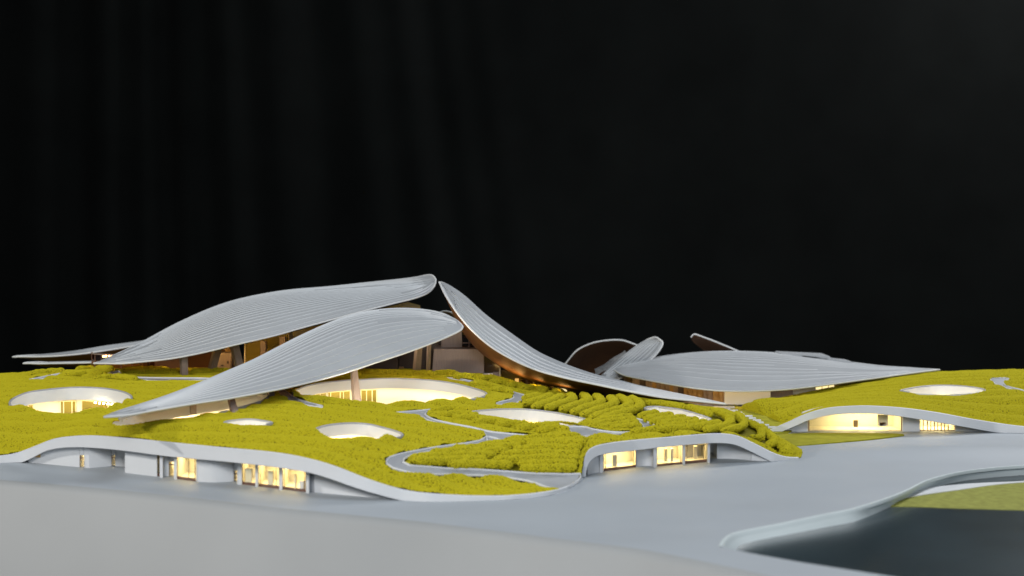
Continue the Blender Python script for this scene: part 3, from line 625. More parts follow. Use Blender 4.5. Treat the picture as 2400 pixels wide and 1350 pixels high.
# canopies glimpsed behind
canopy('leaf_canopy', 'long thin canopy tip with copper underside behind the tallest canopy',
  [(30, 836, 4.9), (150, 831, 4.85), (250, 819, 4.85), (345, 802, 4.9), (450, 775, 5.0)], [(30, 836, 4.9), (100, 842, 4.95), (200, 847, 5.0), (280, 846, 5.05), (450, 810, 5.1)],
  [(30, 835, 4.9), (150, 825, 5.1), (250, 810, 5.15), (345, 796, 5.2), (450, 770, 5.2)], 5, seed=13, ns=40, nt=12)
canopy('leaf_canopy', 'lowest thin canopy blade just above the moss beside the glass drum',
  [(55, 851, 4.6), (150, 849, 4.6), (330, 846, 4.6)], [(55, 851, 4.6), (130, 855, 4.7), (330, 856, 4.72)], [(55, 850, 4.6), (150, 847, 4.8), (330, 843, 4.85)], 3, seed=14, ns=30, nt=10)
canopy('leaf_canopy', 'far canopy rising as a rounded copper bowl with pale rim',
  [(1318, 860, 5.008), (1330, 843, 5.008), (1352, 819, 5.008), (1385, 803, 5.008), (1420, 796, 5.008), (1455, 795, 5.008), (1480, 802, 5.008), (1503, 814, 5.008), (1530, 850, 5.008)],
  [(1318, 862, 5.056), (1335, 862, 5.150), (1360, 850, 5.197), (1390, 840, 5.197), (1420, 835, 5.197), (1455, 835, 5.197), (1480, 840, 5.197), (1503, 850, 5.197), (1530, 870, 5.103)],
  [(1318, 880, 5.103), (1340, 885, 5.245), (1365, 885, 5.292), (1390, 885, 5.292), (1420, 885, 5.292), (1450, 885, 5.292), (1480, 885, 5.292), (1503, 885, 5.292), (1530, 885, 5.197)], 0, seed=15, ns=48, nt=12)
canopy('leaf_canopy', 'pale leaf canopy standing up on end between copper bowl and broad canopy',
  [(1415, 900, 4.772), (1460, 882, 4.782), (1500, 858, 4.801), (1530, 836, 4.819), (1547, 815, 4.838), (1551, 802, 4.857), (1540, 792, 4.876)],
  [(1408, 893, 4.819), (1450, 868, 4.857), (1480, 846, 4.876), (1510, 820, 4.895), (1533, 802, 4.895), (1542, 795, 4.886), (1540, 792, 4.876)],
  [(1400, 888, 4.914), (1438, 852, 4.933), (1470, 825, 4.933), (1500, 804, 4.933), (1520, 794, 4.914), (1532, 791, 4.895), (1540, 792, 4.876)], 7, seed=16, ns=40, nt=12)
canopy('leaf_canopy', 'far canopy point with dark copper underside showing over the broad canopy',
  [(1620, 789, 5.008), (1624, 784, 5.008), (1632, 783, 5.008), (1660, 792, 5.008), (1700, 808, 5.008), (1745, 827, 5.008), (1790, 845, 5.008)],
  [(1620, 789, 5.008), (1628, 796, 5.122), (1645, 806, 5.150), (1672, 820, 5.179), (1705, 832, 5.197), (1745, 845, 5.197), (1790, 852, 5.150)],
  [(1620, 789, 5.008), (1630, 800, 5.197), (1648, 815, 5.245), (1672, 840, 5.292), (1705, 850, 5.292), (1745, 860, 5.292), (1790, 862, 5.197)], 0, seed=17, ns=36, nt=10)
canopy('leaf_canopy', 'pale canopy crest showing behind the rounded end of the front canopy',
  [(1020, 738, 4.6), (1028, 731, 4.6), (1044, 727, 4.6), (1070, 734, 4.6), (1110, 748, 4.6), (1160, 790, 4.6)], [(1020, 745, 4.7), (1030, 745, 4.75), (1046, 742, 4.78), (1072, 750, 4.78), (1112, 765, 4.78), (1160, 800, 4.75)],
  [(1020, 752, 4.8), (1032, 770, 4.9), (1048, 780, 4.9), (1074, 785, 4.9), (1114, 790, 4.9), (1160, 810, 4.85)], 0, seed=18, ns=36, nt=10)
canopy('leaf_canopy', 'thin pale canopy edge rising just behind the steep sliding canopy',
  [(1118, 733, 4.72), (1125, 733, 4.72), (1150, 750, 4.72), (1178, 774, 4.72), (1230, 806, 4.72), (1300, 845, 4.72)], [(1118, 740, 4.8), (1128, 745, 4.85), (1152, 762, 4.86), (1180, 785, 4.86), (1232, 815, 4.86), (1300, 850, 4.8)],
  [(1118, 750, 4.9), (1130, 765, 4.95), (1154, 785, 4.95), (1182, 800, 4.95), (1234, 825, 4.95), (1300, 855, 4.9)], 0, seed=19, ns=36, nt=10)
tag(mesh('rubble_slope', [tuple(P(1395 + i * 9 + random.uniform(-2, 2), 885 - i * 5.5 - j * 6 - random.uniform(0, 4), 4.94 + j * 0.02)) for i in range(9) for j in range(4)], grid_faces(9, 4), 'grey_rubble'), 'rough grey slope inside the far copper bowl', 'slope')

# ------------------------------------------------------------------ halls under the canopies
h1 = empty('hall', P(720, 880, 4.55), 'dark glazed hall with amber lit walls beneath the tallest canopy', 'hall')
prism('back_wall', [(575, 885, 4.5), (575, 806, 4.5), (700, 774, 4.5), (850, 734, 4.5), (955, 708, 4.5), (985, 716, 4.5), (985, 885, 4.5)], 0.02, 'olive_glass', h1)
prism('side_wall', [(320, 885, 4.62), (320, 850, 4.62), (480, 822, 4.62), (530, 812, 4.62), (530, 885, 4.62)], 0.02, 'soffit_copper', h1)
rect('lit_panel', 527, 798, 546, 826, 4.5, 0.01, 'gold_timber', h1)
rect('window_frame', 572, 792, 575, 870, 4.49, 0.006, 'frame_cream', h1)
rect('amber_light', 445, 872, 475, 878, 4.4, 0.03, 'amber_lamp', h1)
rect('amber_light', 585, 868, 625, 876, 4.42, 0.03, 'amber_lamp', h1)
prism('timber_core', [(505, 884, 4.4), (513, 827, 4.4), (542, 827, 4.4), (538, 884, 4.4)], 0.05, 'timber_taupe', h1)
rect('opening', 532, 846, 536, 852, 4.399, 0.001, 'timber_dark', h1); rect('opening', 517, 855, 524, 858, 4.399, 0.001, 'timber_dark', h1)
prism('timber_fin', [(538, 884, 4.42), (543, 828, 4.42), (548, 828, 4.42), (556, 884, 4.42)], 0.03, 'timber_dark', h1)
h2 = empty('hall', P(1000, 880, 4.3), 'taupe timber block hall stacked under the rounded end of the front canopy', 'hall')
prism('timber_block', [(1012, 884, 4.2), (1017, 818, 4.2), (1132, 818, 4.2), (1135, 884, 4.2)], 0.16, 'timber_taupe', h2)
prism('timber_block', [(1034, 820, 4.27), (1034, 770, 4.27), (1082, 770, 4.27), (1083, 820, 4.27)], 0.10, 'timber_taupe', h2)
prism('recess_wall', [(840, 886, 4.36), (840, 830, 4.36), (960, 800, 4.36), (1040, 790, 4.36), (1040, 886, 4.36)], 0.03, 'timber_dark', h2)
prism('timber_fin', [(835, 886, 4.3), (838, 836, 4.3), (934, 836, 4.3), (930, 886, 4.3)], 0.04, 'timber_dark', h2)
rect('lit_window', 935, 860, 946, 884, 4.33, 0.01, 'gold_timber', h2)
prism('glass_screen', [(1083, 785, 4.27), (1103, 785, 4.27), (1116, 802, 4.27), (1128, 818, 4.27), (1083, 818, 4.27)], 0.004, 'smoked_glazing', h2)
rect('glass_post', 1098, 785, 1100, 818, 4.265, 0.003, 'frame_brown', h2)
rect('glass_rail', 1083, 803, 1114, 805, 4.265, 0.003, 'frame_brown', h2)
prism('timber_fin', [(884, 886, 4.31), (888, 850, 4.31), (902, 846, 4.31), (900, 886, 4.31)], 0.03, 'timber_taupe', h2)
h3 = empty('hall', P(1220, 915, 4.2), 'bronze glazed hall with amber light tucked beneath the steep sliding canopy', 'hall')
for (u0, v0, u1, v1, d, m) in [(1135, 834, 1172, 896, 4.24, 'bronze_glass'), (1175, 868, 1219, 912, 4.26, 'olive_glass'), (1222, 890, 1296, 924, 4.27, 'bronze_glass'), (1298, 908, 1440, 934, 4.22, 'timber_dark')]:
    rect('glass_panel', u0, v0, u1, v1, d, 0.012, m, h3)
for (u0, v0, u1, v1, m) in [(1156, 872, 1169, 898, 'timber_taupe'), (1170, 846, 1173, 900, 'frame_cream'), (1232, 884, 1238, 916, 'timber_taupe'), (1249, 885, 1252, 916, 'frame_cream'), (1260, 888, 1275, 918, 'timber_taupe'), (1278, 890, 1281, 918, 'frame_cream'), (1290, 894, 1298, 920, 'gold_timber'), (1217, 866, 1220, 914, 'gold_timber')]:
    rect('mullion', u0, v0, u1, v1, 4.22, 0.008, m, h3)
rect('lit_pane', 1207, 888, 1216, 906, 4.235, 0.012, 'amber_pane', h3)
def bulb_or_fill(parent, u, v, d, power, color=(1.0, 0.62, 0.22)):  # lamps inside the halls, some of them only added unseen fill
    o = lamp('lamp_or_fill', 'POINT', P(u, v, d) - parent_world(parent), None, power, color, 0.004); o.parent = parent
def soffit_fill(parent, u, v, d, power, color=(1.0, 0.60, 0.20)):  # added unseen light, turned away from the camera, to warm the canopy underside
    p = P(u, v, d); o = lamp('soffit_fill', 'AREA', p, p + Vector((0, 0.35, 0.9)), power, color, 0.03)
    o.location = p - parent_world(parent); o.parent = parent
for a in [(1165, 884, 4.06, 0.026), (1205, 893, 4.04, 0.030), (1255, 904, 4.02, 0.026), (1320, 915, 4.0, 0.015)]: soffit_fill(h3, *a)
for a in [(1190, 862, 4.3, 0.05), (1260, 884, 4.25, 0.04)]: bulb_or_fill(h3, *a)
for a in [(470, 813, 4.33, 0.18), (550, 794, 4.33, 0.14), (640, 772, 4.36, 0.12), (395, 829, 4.28, 0.07), (760, 742, 4.38, 0.05), (860, 716, 4.38, 0.03)]: bulb_or_fill(h1, *a)
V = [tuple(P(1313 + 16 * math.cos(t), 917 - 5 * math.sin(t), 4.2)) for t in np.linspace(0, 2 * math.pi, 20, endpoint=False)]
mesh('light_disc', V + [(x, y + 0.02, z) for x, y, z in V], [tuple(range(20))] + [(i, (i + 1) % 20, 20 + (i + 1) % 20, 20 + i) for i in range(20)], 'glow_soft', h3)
bx = prism('plant_box', [(1119, 884, 4.1), (1134, 877, 4.1), (1155, 876, 4.1), (1155, 900, 4.1), (1119, 900, 4.1)], 0.03, 'white_paint')
for a in [(930, 815, 3.97, 0.22, (1.0, 0.8, 0.62)), (1045, 772, 4.0, 0.16, (1.0, 0.86, 0.72))]: bulb_or_fill(h2, *a)  # unseen fill added where the canopy keeps front light off the block
for (u0, v0, u1, v1) in [(655, 790, 668, 880), (738, 768, 750, 860), (610, 800, 622, 880)]: rect('timber_fin', u0, v0, u1, v1, 4.44, 0.03, 'timber_taupe', h1)
tag(bx, 'small white box wall poking out of the moss beside the timber block', 'box')
h4 = empty('glass_drum', P(265, 868, 4.4), 'curved glass drum with three bright lamps behind the tip of the tallest canopy', 'pavilion')
for k in range(9):
    a0, a1 = (math.pi * (1.02 + 0.96 * t / 9) for t in (k, k + 1)); ce = P(290, 868, 4.52); R_ = 0.09; zt = P(290, 826, 4.52).z
    A, B = (ce.x + R_ * math.cos(a0), ce.y + R_ * math.sin(a0)), (ce.x + R_ * math.cos(a1), ce.y + R_ * math.sin(a1))
    wall_quad('pane', A, B, ce.z - 0.02, zt, ce.z - 0.02, zt, (0.0005, 0.002, 0), 'smoked_glazing', h4)
    tube('mullion', [(A[0], A[1], ce.z - 0.02), (A[0], A[1], zt)], 0.0012, 'frame_brown', h4, sides=6)
tube('top_rail', [(ce.x + R_ * math.cos(math.pi * (1 + t / 24)), ce.y + R_ * math.sin(math.pi * (1 + t / 24)), zt) for t in range(25)], 0.0018, 'timber_taupe', h4, sides=6)
for u, v in ((246, 835.5), (259, 834), (272, 832.5)): tube('lamp_disc', [P(u - 5, v, 4.47), P(u + 4, v - 1, 4.47)], 0.0028, 'led_spot', h4, sides=8)
rect('rear_wall', 232, 846, 345, 880, 4.56, 0.01, 'gold_timber', h4)
h5 = empty('screen_wall', P(1600, 935, 4.55), 'timber slat screen with gold gaps under the broad low canopy', 'screen')
rng = random.Random(4); u = 1462.0; k = 0
while u < 1698:
    wd = rng.choice([6, 8, 10, 12, 14]); t = (u - 1462) / 236; d = 4.72 - 0.24 * t
    m = rng.choice(['timber_taupe', 'gold_timber', 'timber_dark', 'bronze_glass', 'gold_timber', 'timber_taupe'])
    top = 874 + 40 * min(1, t * 1.05) - 4; prism('slat', [(u, top, d), (u + wd, top, d), (u + wd, 948, d), (u, 948, d)], 0.006 + 0.012 * rng.random(), m, h5)
    u += wd + 0.4
h6 = empty('hall', P(1790, 940, 4.5), 'cream walled hall with one lit window below the broad low canopy', 'hall')
for (u0, v0, u1, v1, d, m) in [(1698, 908, 1806, 948, 4.48, 'wall_cream'), (1807, 908, 1858, 944, 4.52, 'timber_taupe'), (1859, 905, 1912, 938, 4.52, 'wall_cream'), (1957, 895, 2035, 925, 4.56, 'timber_taupe')]:
    rect('wall', u0, v0, u1, v1, d, 0.03, m, h6)
for u, v in ((1715, 908), (1770, 908), (1825, 906)): bulb_or_fill(h6, u, v, 4.425, 0.045, (1.0, 0.86, 0.62))  # unseen points added here and below to stand in for warm spill
for u, v, d in ((1490, 879, 4.63), (1540, 888, 4.56), (1590, 897, 4.50), (1640, 905, 4.45), (1680, 908, 4.43)): bulb_or_fill(h5, u, v, d, 0.045, (1.0, 0.70, 0.32))
rect('lit_window', 1913, 897, 1955, 928, 4.54, 0.01, 'glow_soft', h6)
for u in (1926, 1941): rect('mullion', u, 897, u + 1.5, 928, 4.535, 0.003, 'frame_cream', h6)

# ------------------------------------------------------------------ open fronts (arcades)
def fascia(T, B, parent, m='white_paint'):
    n = len(T); V = []
    for i in range(n):
        t = T[i]; b = B[min(i, n - 1)]
        V += [tuple(t + Vector((0, 0.012, 0.0))), tuple(t + Vector((0, 0.002, 0.0012))), tuple(t), tuple(b), tuple(b + Vector((0, 0.003, -0.001))), tuple(b + Vector((0, 0.014, 0.0005)))]
    return mesh('fascia', V, grid_faces(n, 6, False, True), m, parent)
def span_top(B, u):
    us = [1200 + FPX * p.x / p.y for p in B]; zs = [p.z for p in B]; o = np.argsort(us)
    return float(np.interp(u, np.array(us)[o], np.array(zs)[o]))
WARM = 'wall_cream'
def room(parent, A, B, tops, depth=0.085, m='wall_cream'):
    """lit box behind a window: floor, back, sides, ceiling and a lamp panel under the ceiling; tops = ceiling heights along the window"""
    n = len(tops); bk = Vector((0, depth, 0)); off = Vector((0, 0.0035, 0.0012)); V = []
    A = Vector((A[0], A[1], 0)) + off; B = Vector((B[0], B[1], 0)) + off
    for i, z in enumerate(tops):
        p = A.lerp(B, i / (n - 1)); V += [tuple(p), tuple(p + bk), (p.x, p.y + depth, z), (p.x, p.y, z)]
    F = []
    for i in range(n - 1):
        for k in range(3): F.append((4 * i + k, 4 * i + k + 1, 4 * i + 5 + k, 4 * i + 4 + k))
    F += [(0, 1, 2, 3), (4 * n - 4, 4 * n - 3, 4 * n - 2, 4 * n - 1)]
    mesh('room', V, F, m, parent, smooth=False)
    V = []; ks = list(range(1, n - 1))
    for i in ks:
        p = A.lerp(B, i / (n - 1)); V += [(p.x, p.y + depth * 0.35, tops[i] - 0.0012), (p.x, p.y + depth * 0.7, tops[i] - 0.0012)]
    mesh('lamp_panel', V, grid_faces(len(ks), 2), 'led_room', parent, smooth=False)
def front(root, B, items, dy):
    """items along the base line. Each: (kind, u0, v0, u1, v1, ...) with the foot line in photo pixels on the plaza"""
    for it in items:
        kd, u0, v0, u1, v1 = it[:5]; A_, B_ = G(u0, v0), G(u1, v1); za, zb = span_top(B, u0) + 0.006, span_top(B, u1) + 0.006
        za = max(za, 0.004); zb = max(zb, 0.004)
        if kd == 'wall': wall_quad('wall', A_, B_, -0.002, za, -0.002, zb, (0, 0.012, 0), 'white_paint', root)
        elif kd == 'dark': wall_quad('wall', A_, B_, -0.002, za, -0.002, zb, (0, 0.012, 0), 'path_paint', root)
        elif kd == 'pillar':
            w_ = (B_ - A_); wall_quad('pillar', A_ + Vector((0, -0.006, 0)), B_ + Vector((0, -0.006, 0)), -0.002, za, -0.002, zb, (0, 0.02, 0), 'white_paint', root)
        elif kd == 'curve':
            bow = it[5]; pts = [A_.lerp(B_, t) + Vector((0, bow * math.sin(math.pi * t), 0)) for t in np.linspace(0, 1, 16)]
            V = []
            for i, p in enumerate(pts):
                z_ = za + (zb - za) * i / 15; V += [(p.x, p.y, -0.002), (p.x, p.y, z_), (p.x, p.y + 0.01, z_), (p.x, p.y + 0.01, -0.002)]
            mesh('curved_wall', V, grid_faces(16, 4, False, True), 'white_paint', root)
        elif kd == 'win':
            sill, mull = it[5], it[6]; head = it[7] if len(it) > 7 else None
            nn = 12; us_ = np.linspace(u0, u1, nn); tops = [max(0.004, span_top(B, q) + 0.004) if head is None else head for q in us_]
            zt = min(tops)
            V = []
            for q, z in zip(np.linspace(0, 1, nn), tops):
                p = A_.lerp(B_, q); V += [(p.x, p.y, 0.001), (p.x, p.y, z - 0.001), (p.x, p.y + 0.0008, z - 0.001), (p.x, p.y + 0.0008, 0.001)]
            wn = mesh('window', V, grid_faces(nn, 4, False, True), 'clear_glazing', root, smooth=False)
            room(wn, A_, B_, [t + 0.001 for t in tops])
            f = Vector((0, -0.0022, 0))
            if sill: wall_quad('sill', A_ + f, B_ + f, 0.0005, sill, 0.0005, sill, (0, 0.002, 0), 'frame_brown', wn)
            if head is not None or abs(za - zb) < 0.012: wall_quad('head_bar', A_ + f, B_ + f, tops[0] - 0.0065, tops[0] - 0.0045, tops[-1] - 0.0065, tops[-1] - 0.0045, (0, 0.002, 0), 'frame_brown', wn)
            for t in [0.0] + mull + [1.0]:
                t0, t1 = max(0, t - 0.012), min(1, t + 0.012)
                wall_quad('mullion', A_.lerp(B_, t0) + f * 0.9, A_.lerp(B_, t1) + f * 0.9, sill or 0.0005, float(np.interp(t, np.linspace(0, 1, nn), tops)) - 0.001, sill or 0.0005, float(np.interp(t, np.linspace(0, 1, nn), tops)) - 0.001, (0, 0.0016, 0), 'frame_brown' if len(it) < 9 else 'frame_cream', wn)
            if head is not None and za - head > 0.006:
                wall_quad('lintel', A_, B_, head, za, head, zb, (0, 0.012, 0), 'white_paint', root)
fl = empty('facade', G(500, 1140), 'long low white facade with a curved sweeping eave and lit shop windows', 'facade')
fascia(FLT, FLB, fl)
front(fl, FLB, [
  ('wall', 66, 1083.5, 187, 1095), ('win', 187.5, 1095.2, 196.5, 1096, 0, [], 0.026), ('wall', 197, 1096, 209, 1097),
  ('curve', 209, 1097, 262, 1092.5, -0.002), ('win', 262, 1093, 270, 1093, 0, [], 0.024), ('wall', 270, 1092.5, 293, 1094),
  ('wall', 293, 1108, 368, 1117), ('win', 369.5, 1116, 375, 1116.5, 0.006, []), ('pillar', 376, 1118.5, 383, 1119), ('wall', 383, 1116, 396, 1116), ('win', 396.5, 1116.5, 408, 1117.5, 0, [0.5], 0.030),
  ('pillar', 409, 1122, 415.5, 1122.5), ('win', 416, 1123, 459, 1128.5, 0.006, [0.62, 0.95]), ('curve', 460, 1128.5, 548, 1128, -0.012), ('win', 549, 1128.5, 556, 1129.5, 0, [], 0.022),
  ('pillar', 557.5, 1134, 568, 1135.5), ('win', 568.5, 1135.5, 599, 1139, 0.006, [0.2]), ('pillar', 599.5, 1140, 605.5, 1141), ('win', 606, 1140, 655, 1146, 0.006, [0.1, 0.85]), ('pillar', 655.5, 1147, 662.5, 1148), ('win', 663, 1147, 717, 1153.5, 0.006, [0.08, 0.94]),
  ('pillar', 718, 1154, 725, 1155), ('dark', 725.5, 1152, 736, 1153.5), ('wall', 736.5, 1154, 930, 1171)], 0)
for u0, v0, u1, v1 in [(293, 1108, 293.5, 1095)]:
    wall_quad('return_wall', G(293, 1108), G(294, 1094), -0.002, 0.045, -0.002, 0.045, (0.006, 0, 0), 'white_paint', fl)
prism('strip_window', [(80, 1071.5, YL(90) + 0.02), (93, 1062, YL(90) + 0.02), (109, 1062, YL(90) + 0.02), (109, 1073, YL(90) + 0.02)], 0.006, 'gold_timber', fl)
fr = empty('facade', G(1560, 1095), 'white corner facade with rounded arch eave and brown framed lit windows beside rows', 'facade')
fascia(FRT, FRB, fr)
front(fr, FRB, [
  ('curve', 1377, 1113, 1405, 1106.5, 0.004), ('pillar', 1405.5, 1107, 1413.5, 1106), ('win', 1415, 1104.5, 1490, 1096, 0.006, [0.05, 0.94]), ('curve', 1491, 1095, 1531, 1092.5, 0.012), ('pillar', 1531, 1095, 1539, 1094.2),
  ('win', 1540, 1093.5, 1599, 1087.5, 0.005, [0.92]), ('pillar', 1599.5, 1089, 1605, 1088.5), ('win', 1605.5, 1087.5, 1657, 1082.5, 0.006, [0.08, 0.94]), ('pillar', 1657.5, 1084, 1663, 1083.6),
  ('win', 1664, 1076, 1680, 1075, 0, [0.7], None, 1), ('curve', 1680, 1075, 1760, 1079.5, 0.010), ('wall', 1761, 1079.8, 1806, 1081.5)], 0)
ff = empty('facade', G(2050, 1012), 'far white facade with a long arched eave over a wide glowing opening', 'facade')
fascia(FFT, FFB, ff)
front(ff, FFB, [('wall', 1838, 1011.5, 1893, 1011.2), ('win', 1894, 1010.5, 2114, 1010.5, 0, []), ('wall', 2115, 1011.5, 2156, 1011.2), ('win', 2157, 1010, 2238, 1009.5, 0.002, [0.08, 0.2, 0.3, 0.4, 0.5, 0.6, 0.7, 0.8]), ('wall', 2239, 1010, 2330, 1012.5)], 0)

yb = YF(2000) + 0.065
for nm_, (u0, v0, u1, v1), m_ in (('door', (2001, 985, 2011, 1001), 'gold_timber'), ('picture_panel', (2058, 972, 2081, 998), 'frame_cream'), ('reception_desk', (2062, 990, 2076, 1000), 'wall_cream')):
    rect(nm_, u0, v0, u1, v1, yb, 0.006, m_, ff)
for root_, yq, items in ((fl, lambda u: YL(u) + 0.05, [(575, 590, 1098, 1130), (628, 640, 1104, 1136), (690, 694, 1112, 1146), (702, 714, 1128, 1146)]), (fr, lambda u: YR(u) + 0.06, [(1436, 1446, 1066, 1094), (1557, 1564, 1052, 1082), (1572, 1578, 1052, 1082), (1626, 1634, 1046, 1076)])):
    for u0, u1, v0, v1 in items: rect('partition', u0, v0, u1, v1, yq((u0 + u1) / 2), 0.01, random.choice(['gold_timber', 'wall_cream', 'frame_cream']), root_)

# ------------------------------------------------------------------ lawn by the far facade, steps
lw = [(1790, 1022), (1830, 1017), (1900, 1014.5), (2000, 1014.5), (2090, 1015.5), (2120, 1018), (2100, 1022), (2030, 1030), (1950, 1037), (1880, 1043), (1830, 1045)]
lo = cr([G(u, v, 0.003) for u, v in lw], 60, True); cc = lo.mean(0)
V = [(cc[0], cc[1], 0.005)] + [tuple(p) for p in lo] + [(p[0], p[1], -0.004) for p in lo]
struct(mesh('lawn', V, [(0, 1 + i, 1 + (i + 1) % 60) for i in range(60)] + [(1 + i, 61 + i, 61 + (i + 1) % 60, 1 + (i + 1) % 60) for i in range(60)], 'lawn_felt'))
lv = [(1670, 955), (1728, 951), (1765, 960), (1805, 977), (1850, 1002), (1848, 1013), (1790, 1013), (1720, 992), (1660, 970)]
lo = cr([G(u, v, 0.003) for u, v in lv], 40, True); cc = lo.mean(0)
V = [(cc[0], cc[1], 0.004)] + [tuple(p) for p in lo] + [(p[0], p[1], -0.004) for p in lo]
struct(mesh('lawn', V, [(0, 1 + i, 1 + (i + 1) % 40) for i in range(40)] + [(1 + i, 41 + i, 41 + (i + 1) % 40, 1 + (i + 1) % 40) for i in range(40)], 'lawn_felt'))
ORD = 'first second third fourth fifth sixth seventh eighth ninth tenth eleventh twelfth thirteenth'.split()
steps = [(1672, 1722, 953), (1690, 1712, 957), (1700, 1730, 961), (1712, 1740, 966), (1724, 1745, 970), (1745, 1764, 974), (1755, 1772, 979), (1764, 1784, 984), (1772, 1790, 989), (1785, 1803, 995), (1800, 1825, 1000)]
for i, (u0, u1, v) in enumerate(steps):
    a, b, c_, d_ = G(u0, v + 1.5, 0.006), G(u1, v + 1.5, 0.006), G(u1 - 1, v - 1.2, 0.006), G(u0 + 1, v - 1.2, 0.006)
    v8 = [a, b, c_, d_]; v8 += [p - Vector((0, 0, 0.008)) for p in v8]
    o = mesh('stepping_slab', v8, [(0, 1, 2, 3), (7, 6, 5, 4), (0, 4, 5, 1), (1, 5, 6, 2), (2, 6, 7, 3), (3, 7, 4, 0)], 'white_paint', smooth=False)
    tag(o, ORD[i] + ' thin pale step slab on the valley lawn, counted from the timber screen', 'slab', 'step slabs on the valley lawn')

# ------------------------------------------------------------------ clipped hedge rows
def hedge(pix, rad, label, group, seed, zf=ZM):
    rng = np.random.RandomState(seed)
    pts = cr([hit(u, v, zf) for u, v in pix], max(12, int(len(pix) * 8)))
    n = len(pts); pts[:, 2] = zf(pts[:, 0], pts[:, 1])
    c = pts.mean(0); sides = 12; V = []
    ts = np.linspace(0, 1, n)
    for i in range(n):
        t = pts[min(i + 1, n - 1)] - pts[max(i - 1, 0)]; t[2] = 0; t /= np.linalg.norm(t) + 1e-9; a = np.array([t[1], -t[0], 0])
        e = min(ts[i], 1 - ts[i]) * (n - 1) / 2.2; e = math.sqrt(max(0.05, 1 - max(0, 1 - e) ** 2))
        rr = rad * e * (1 + 0.13 * math.sin(i * 1.3 + seed) + 0.07 * math.sin(i * 2.9 + 2 * seed) + rng.uniform(-.04, .04))
        for k in range(sides):
            th = 2 * math.pi * k / sides; q = rr * (1 + rng.uniform(-.10, .10))
            V.append(pts[i] + a * math.cos(th) * q + np.array([0, 0, 1]) * (math.sin(th) * q * 0.74 + rad * 0.22))
    F = grid_faces(n, sides, False, True) + [tuple(range(sides)), tuple(range((n - 1) * sides, n * sides))[::-1]]
    o = mesh('hedge_row', V, F, 'moss_base'); add_grain(o, 150000, 0.0026)
    tag(o, label, 'hedge', group); return o
sd = 100
ORD = 'first second third fourth fifth sixth seventh eighth ninth tenth eleventh twelfth thirteenth'.split()
def fam(lines, rad, label, group):
    global sd
    for i, p in enumerate(lines): sd += 1; hedge(p, rad, label.replace('#', ORD[i]), group, sd)
LA = '# clipped wavy hedge row above the leaf court, counted from the footpath fork'
fam([[(1230, 937), (1247, 932), (1262, 929)], [(1228, 949), (1255, 942), (1276, 935), (1290, 929)], [(1250, 957), (1278, 947), (1300, 939), (1316, 930)],
     [(1280, 960), (1308, 950), (1330, 943), (1342, 936), (1336, 928)], [(1315, 964), (1345, 953), (1370, 945), (1378, 938), (1366, 928)], [(1342, 970), (1370, 958), (1398, 950), (1408, 942), (1396, 930)],
     [(1364, 977), (1398, 963), (1430, 953), (1440, 945), (1428, 933)], [(1384, 983), (1420, 970), (1458, 960), (1475, 951), (1465, 940), (1448, 932)], [(1400, 988), (1440, 975), (1478, 964), (1500, 954), (1494, 944), (1478, 934)]], 0.0098, LA, 'wavy hedge rows above the leaf court')
LB = '# straight hedge row in the hooked path bed, counted from the wavy rows'
fam([[(1385, 993), (1430, 984), (1482, 977)], [(1382, 1000), (1430, 991), (1490, 984)], [(1400, 1004), (1450, 997), (1496, 991)], [(1432, 1006), (1470, 1002), (1494, 998)]], 0.0085, LB, 'hedge rows in the rounded path bed')
LC = '# long hedge row towards the arched eave, counted from the narrow leaf court end'
fam([[(1500, 979), (1525, 973), (1541, 970)], [(1512, 986), (1550, 979), (1577, 975)], [(1525, 992), (1570, 985), (1607, 981)], [(1540, 998), (1590, 991), (1636, 987)], [(1548, 1004), (1600, 998), (1658, 993)], [(1480, 1014), (1560, 1008), (1640, 1002), (1690, 994)]], 0.0098, LC, 'hedge rows by the narrow leaf court')
LD = '# hedge row on the hill shoulder, counted down the slope to the arched corner'
fam([[(1512, 946), (1560, 949), (1605, 957)], [(1612, 956), (1640, 965), (1668, 975)], [(1668, 962), (1700, 975), (1712, 990), (1690, 1003), (1650, 1010)], [(1690, 958), (1730, 975), (1745, 992), (1730, 1005), (1690, 1012)], [(1725, 972), (1765, 992), (1785, 1012), (1760, 1024)], [(1760, 992), (1800, 1018), (1815, 1036), (1800, 1045)], [(1790, 1012), (1825, 1036), (1845, 1052), (1835, 1062)], [(1820, 1040), (1845, 1058), (1858, 1068)]], 0.0090, LD, 'hedge rows on the hill shoulder')
LE = 'clipped hedge row in the wide bed looped by the winding path'
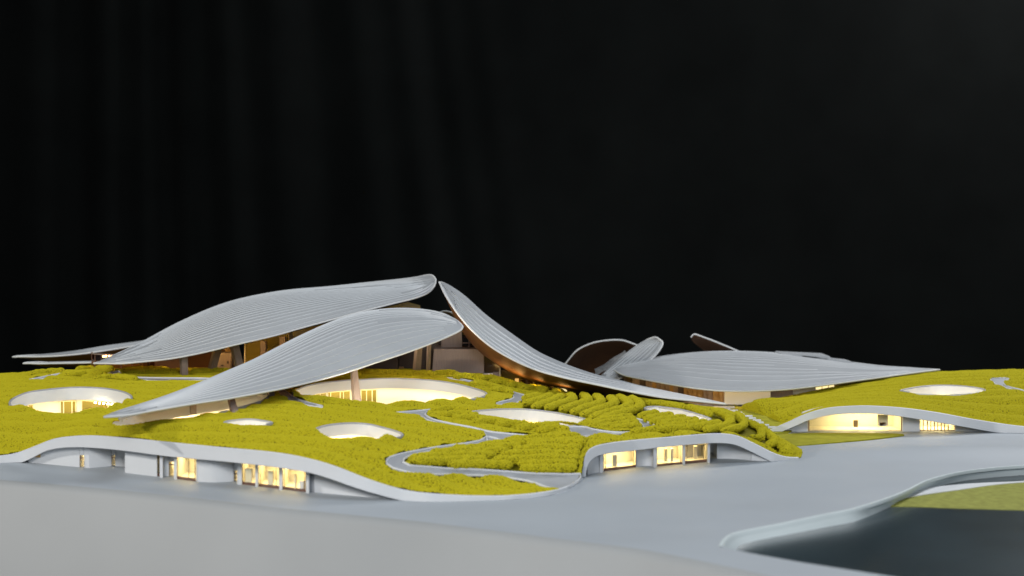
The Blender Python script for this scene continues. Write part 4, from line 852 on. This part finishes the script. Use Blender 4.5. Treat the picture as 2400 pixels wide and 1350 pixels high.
fam([[(1180, 1036), (1260, 1030), (1360, 1024)], [(1120, 1046), (1230, 1040), (1375, 1032)], [(1060, 1055), (1140, 1052), (1220, 1048)], [(1235, 1047), (1310, 1042), (1372, 1040)], [(1010, 1064), (1100, 1061), (1190, 1058)], [(1205, 1057), (1290, 1053), (1362, 1050)], [(970, 1074), (1070, 1071), (1160, 1068)], [(1175, 1068), (1260, 1065), (1358, 1061)], [(968, 1083), (1060, 1082), (1140, 1080)], [(1155, 1080), (1250, 1078), (1356, 1074)], [(1050, 1091), (1130, 1091), (1200, 1092)], [(1215, 1090), (1280, 1090), (1352, 1088)], [(1220, 1100), (1290, 1101), (1350, 1099)]], 0.0105, LE, 'hedge rows in the wide path bed')
LF = '# hedge clump between leaf court and winding path, counted from the oval court'
fam([[(1010, 965), (1060, 962), (1100, 966)], [(1030, 976), (1080, 974), (1120, 978)], [(1060, 984), (1110, 983), (1140, 988)], [(1110, 993), (1150, 990), (1180, 993)], [(1165, 1000), (1200, 996), (1240, 999)], [(1215, 1008), (1260, 1002), (1300, 1004)], [(1262, 1013), (1300, 1008), (1332, 1010)]], 0.0105, LF, 'hedge clumps by the leaf court')
LG = 'clipped hedge clump along the footpath below the glazed hall'
fam([[(1020, 880), (1045, 877), (1070, 880)], [(1065, 886), (1090, 884), (1112, 888)], [(1060, 874), (1100, 871), (1128, 874)], [(1120, 890), (1150, 888), (1168, 894)], [(1150, 900), (1175, 898), (1192, 903)], [(1100, 902), (1140, 906), (1172, 914)], [(1150, 918), (1180, 917), (1196, 924)], [(1190, 906), (1215, 906), (1232, 914)], [(1232, 912), (1258, 912), (1272, 920)], [(1270, 916), (1292, 915), (1306, 921)], [(1300, 920), (1340, 919), (1370, 923)]], 0.0105, LG, 'hedge clumps by the footpath')
LH = 'low hedge bank at the foot of the tallest canopy beside the grey footpath'
fam([[(285, 872), (330, 868), (400, 870)], [(300, 876), (380, 874), (425, 876)], [(445, 876), (500, 872), (545, 874)], [(180, 868), (220, 866), (262, 868)], [(70, 880), (110, 874), (150, 872)], [(150, 884), (200, 878), (245, 880)], [(220, 890), (270, 886), (320, 892)], [(850, 879), (900, 877), (950, 879)], [(940, 880), (980, 878), (1020, 881)], [(740, 890), (790, 884), (845, 881)]], 0.011, LH, 'hedge banks below the tallest canopy')
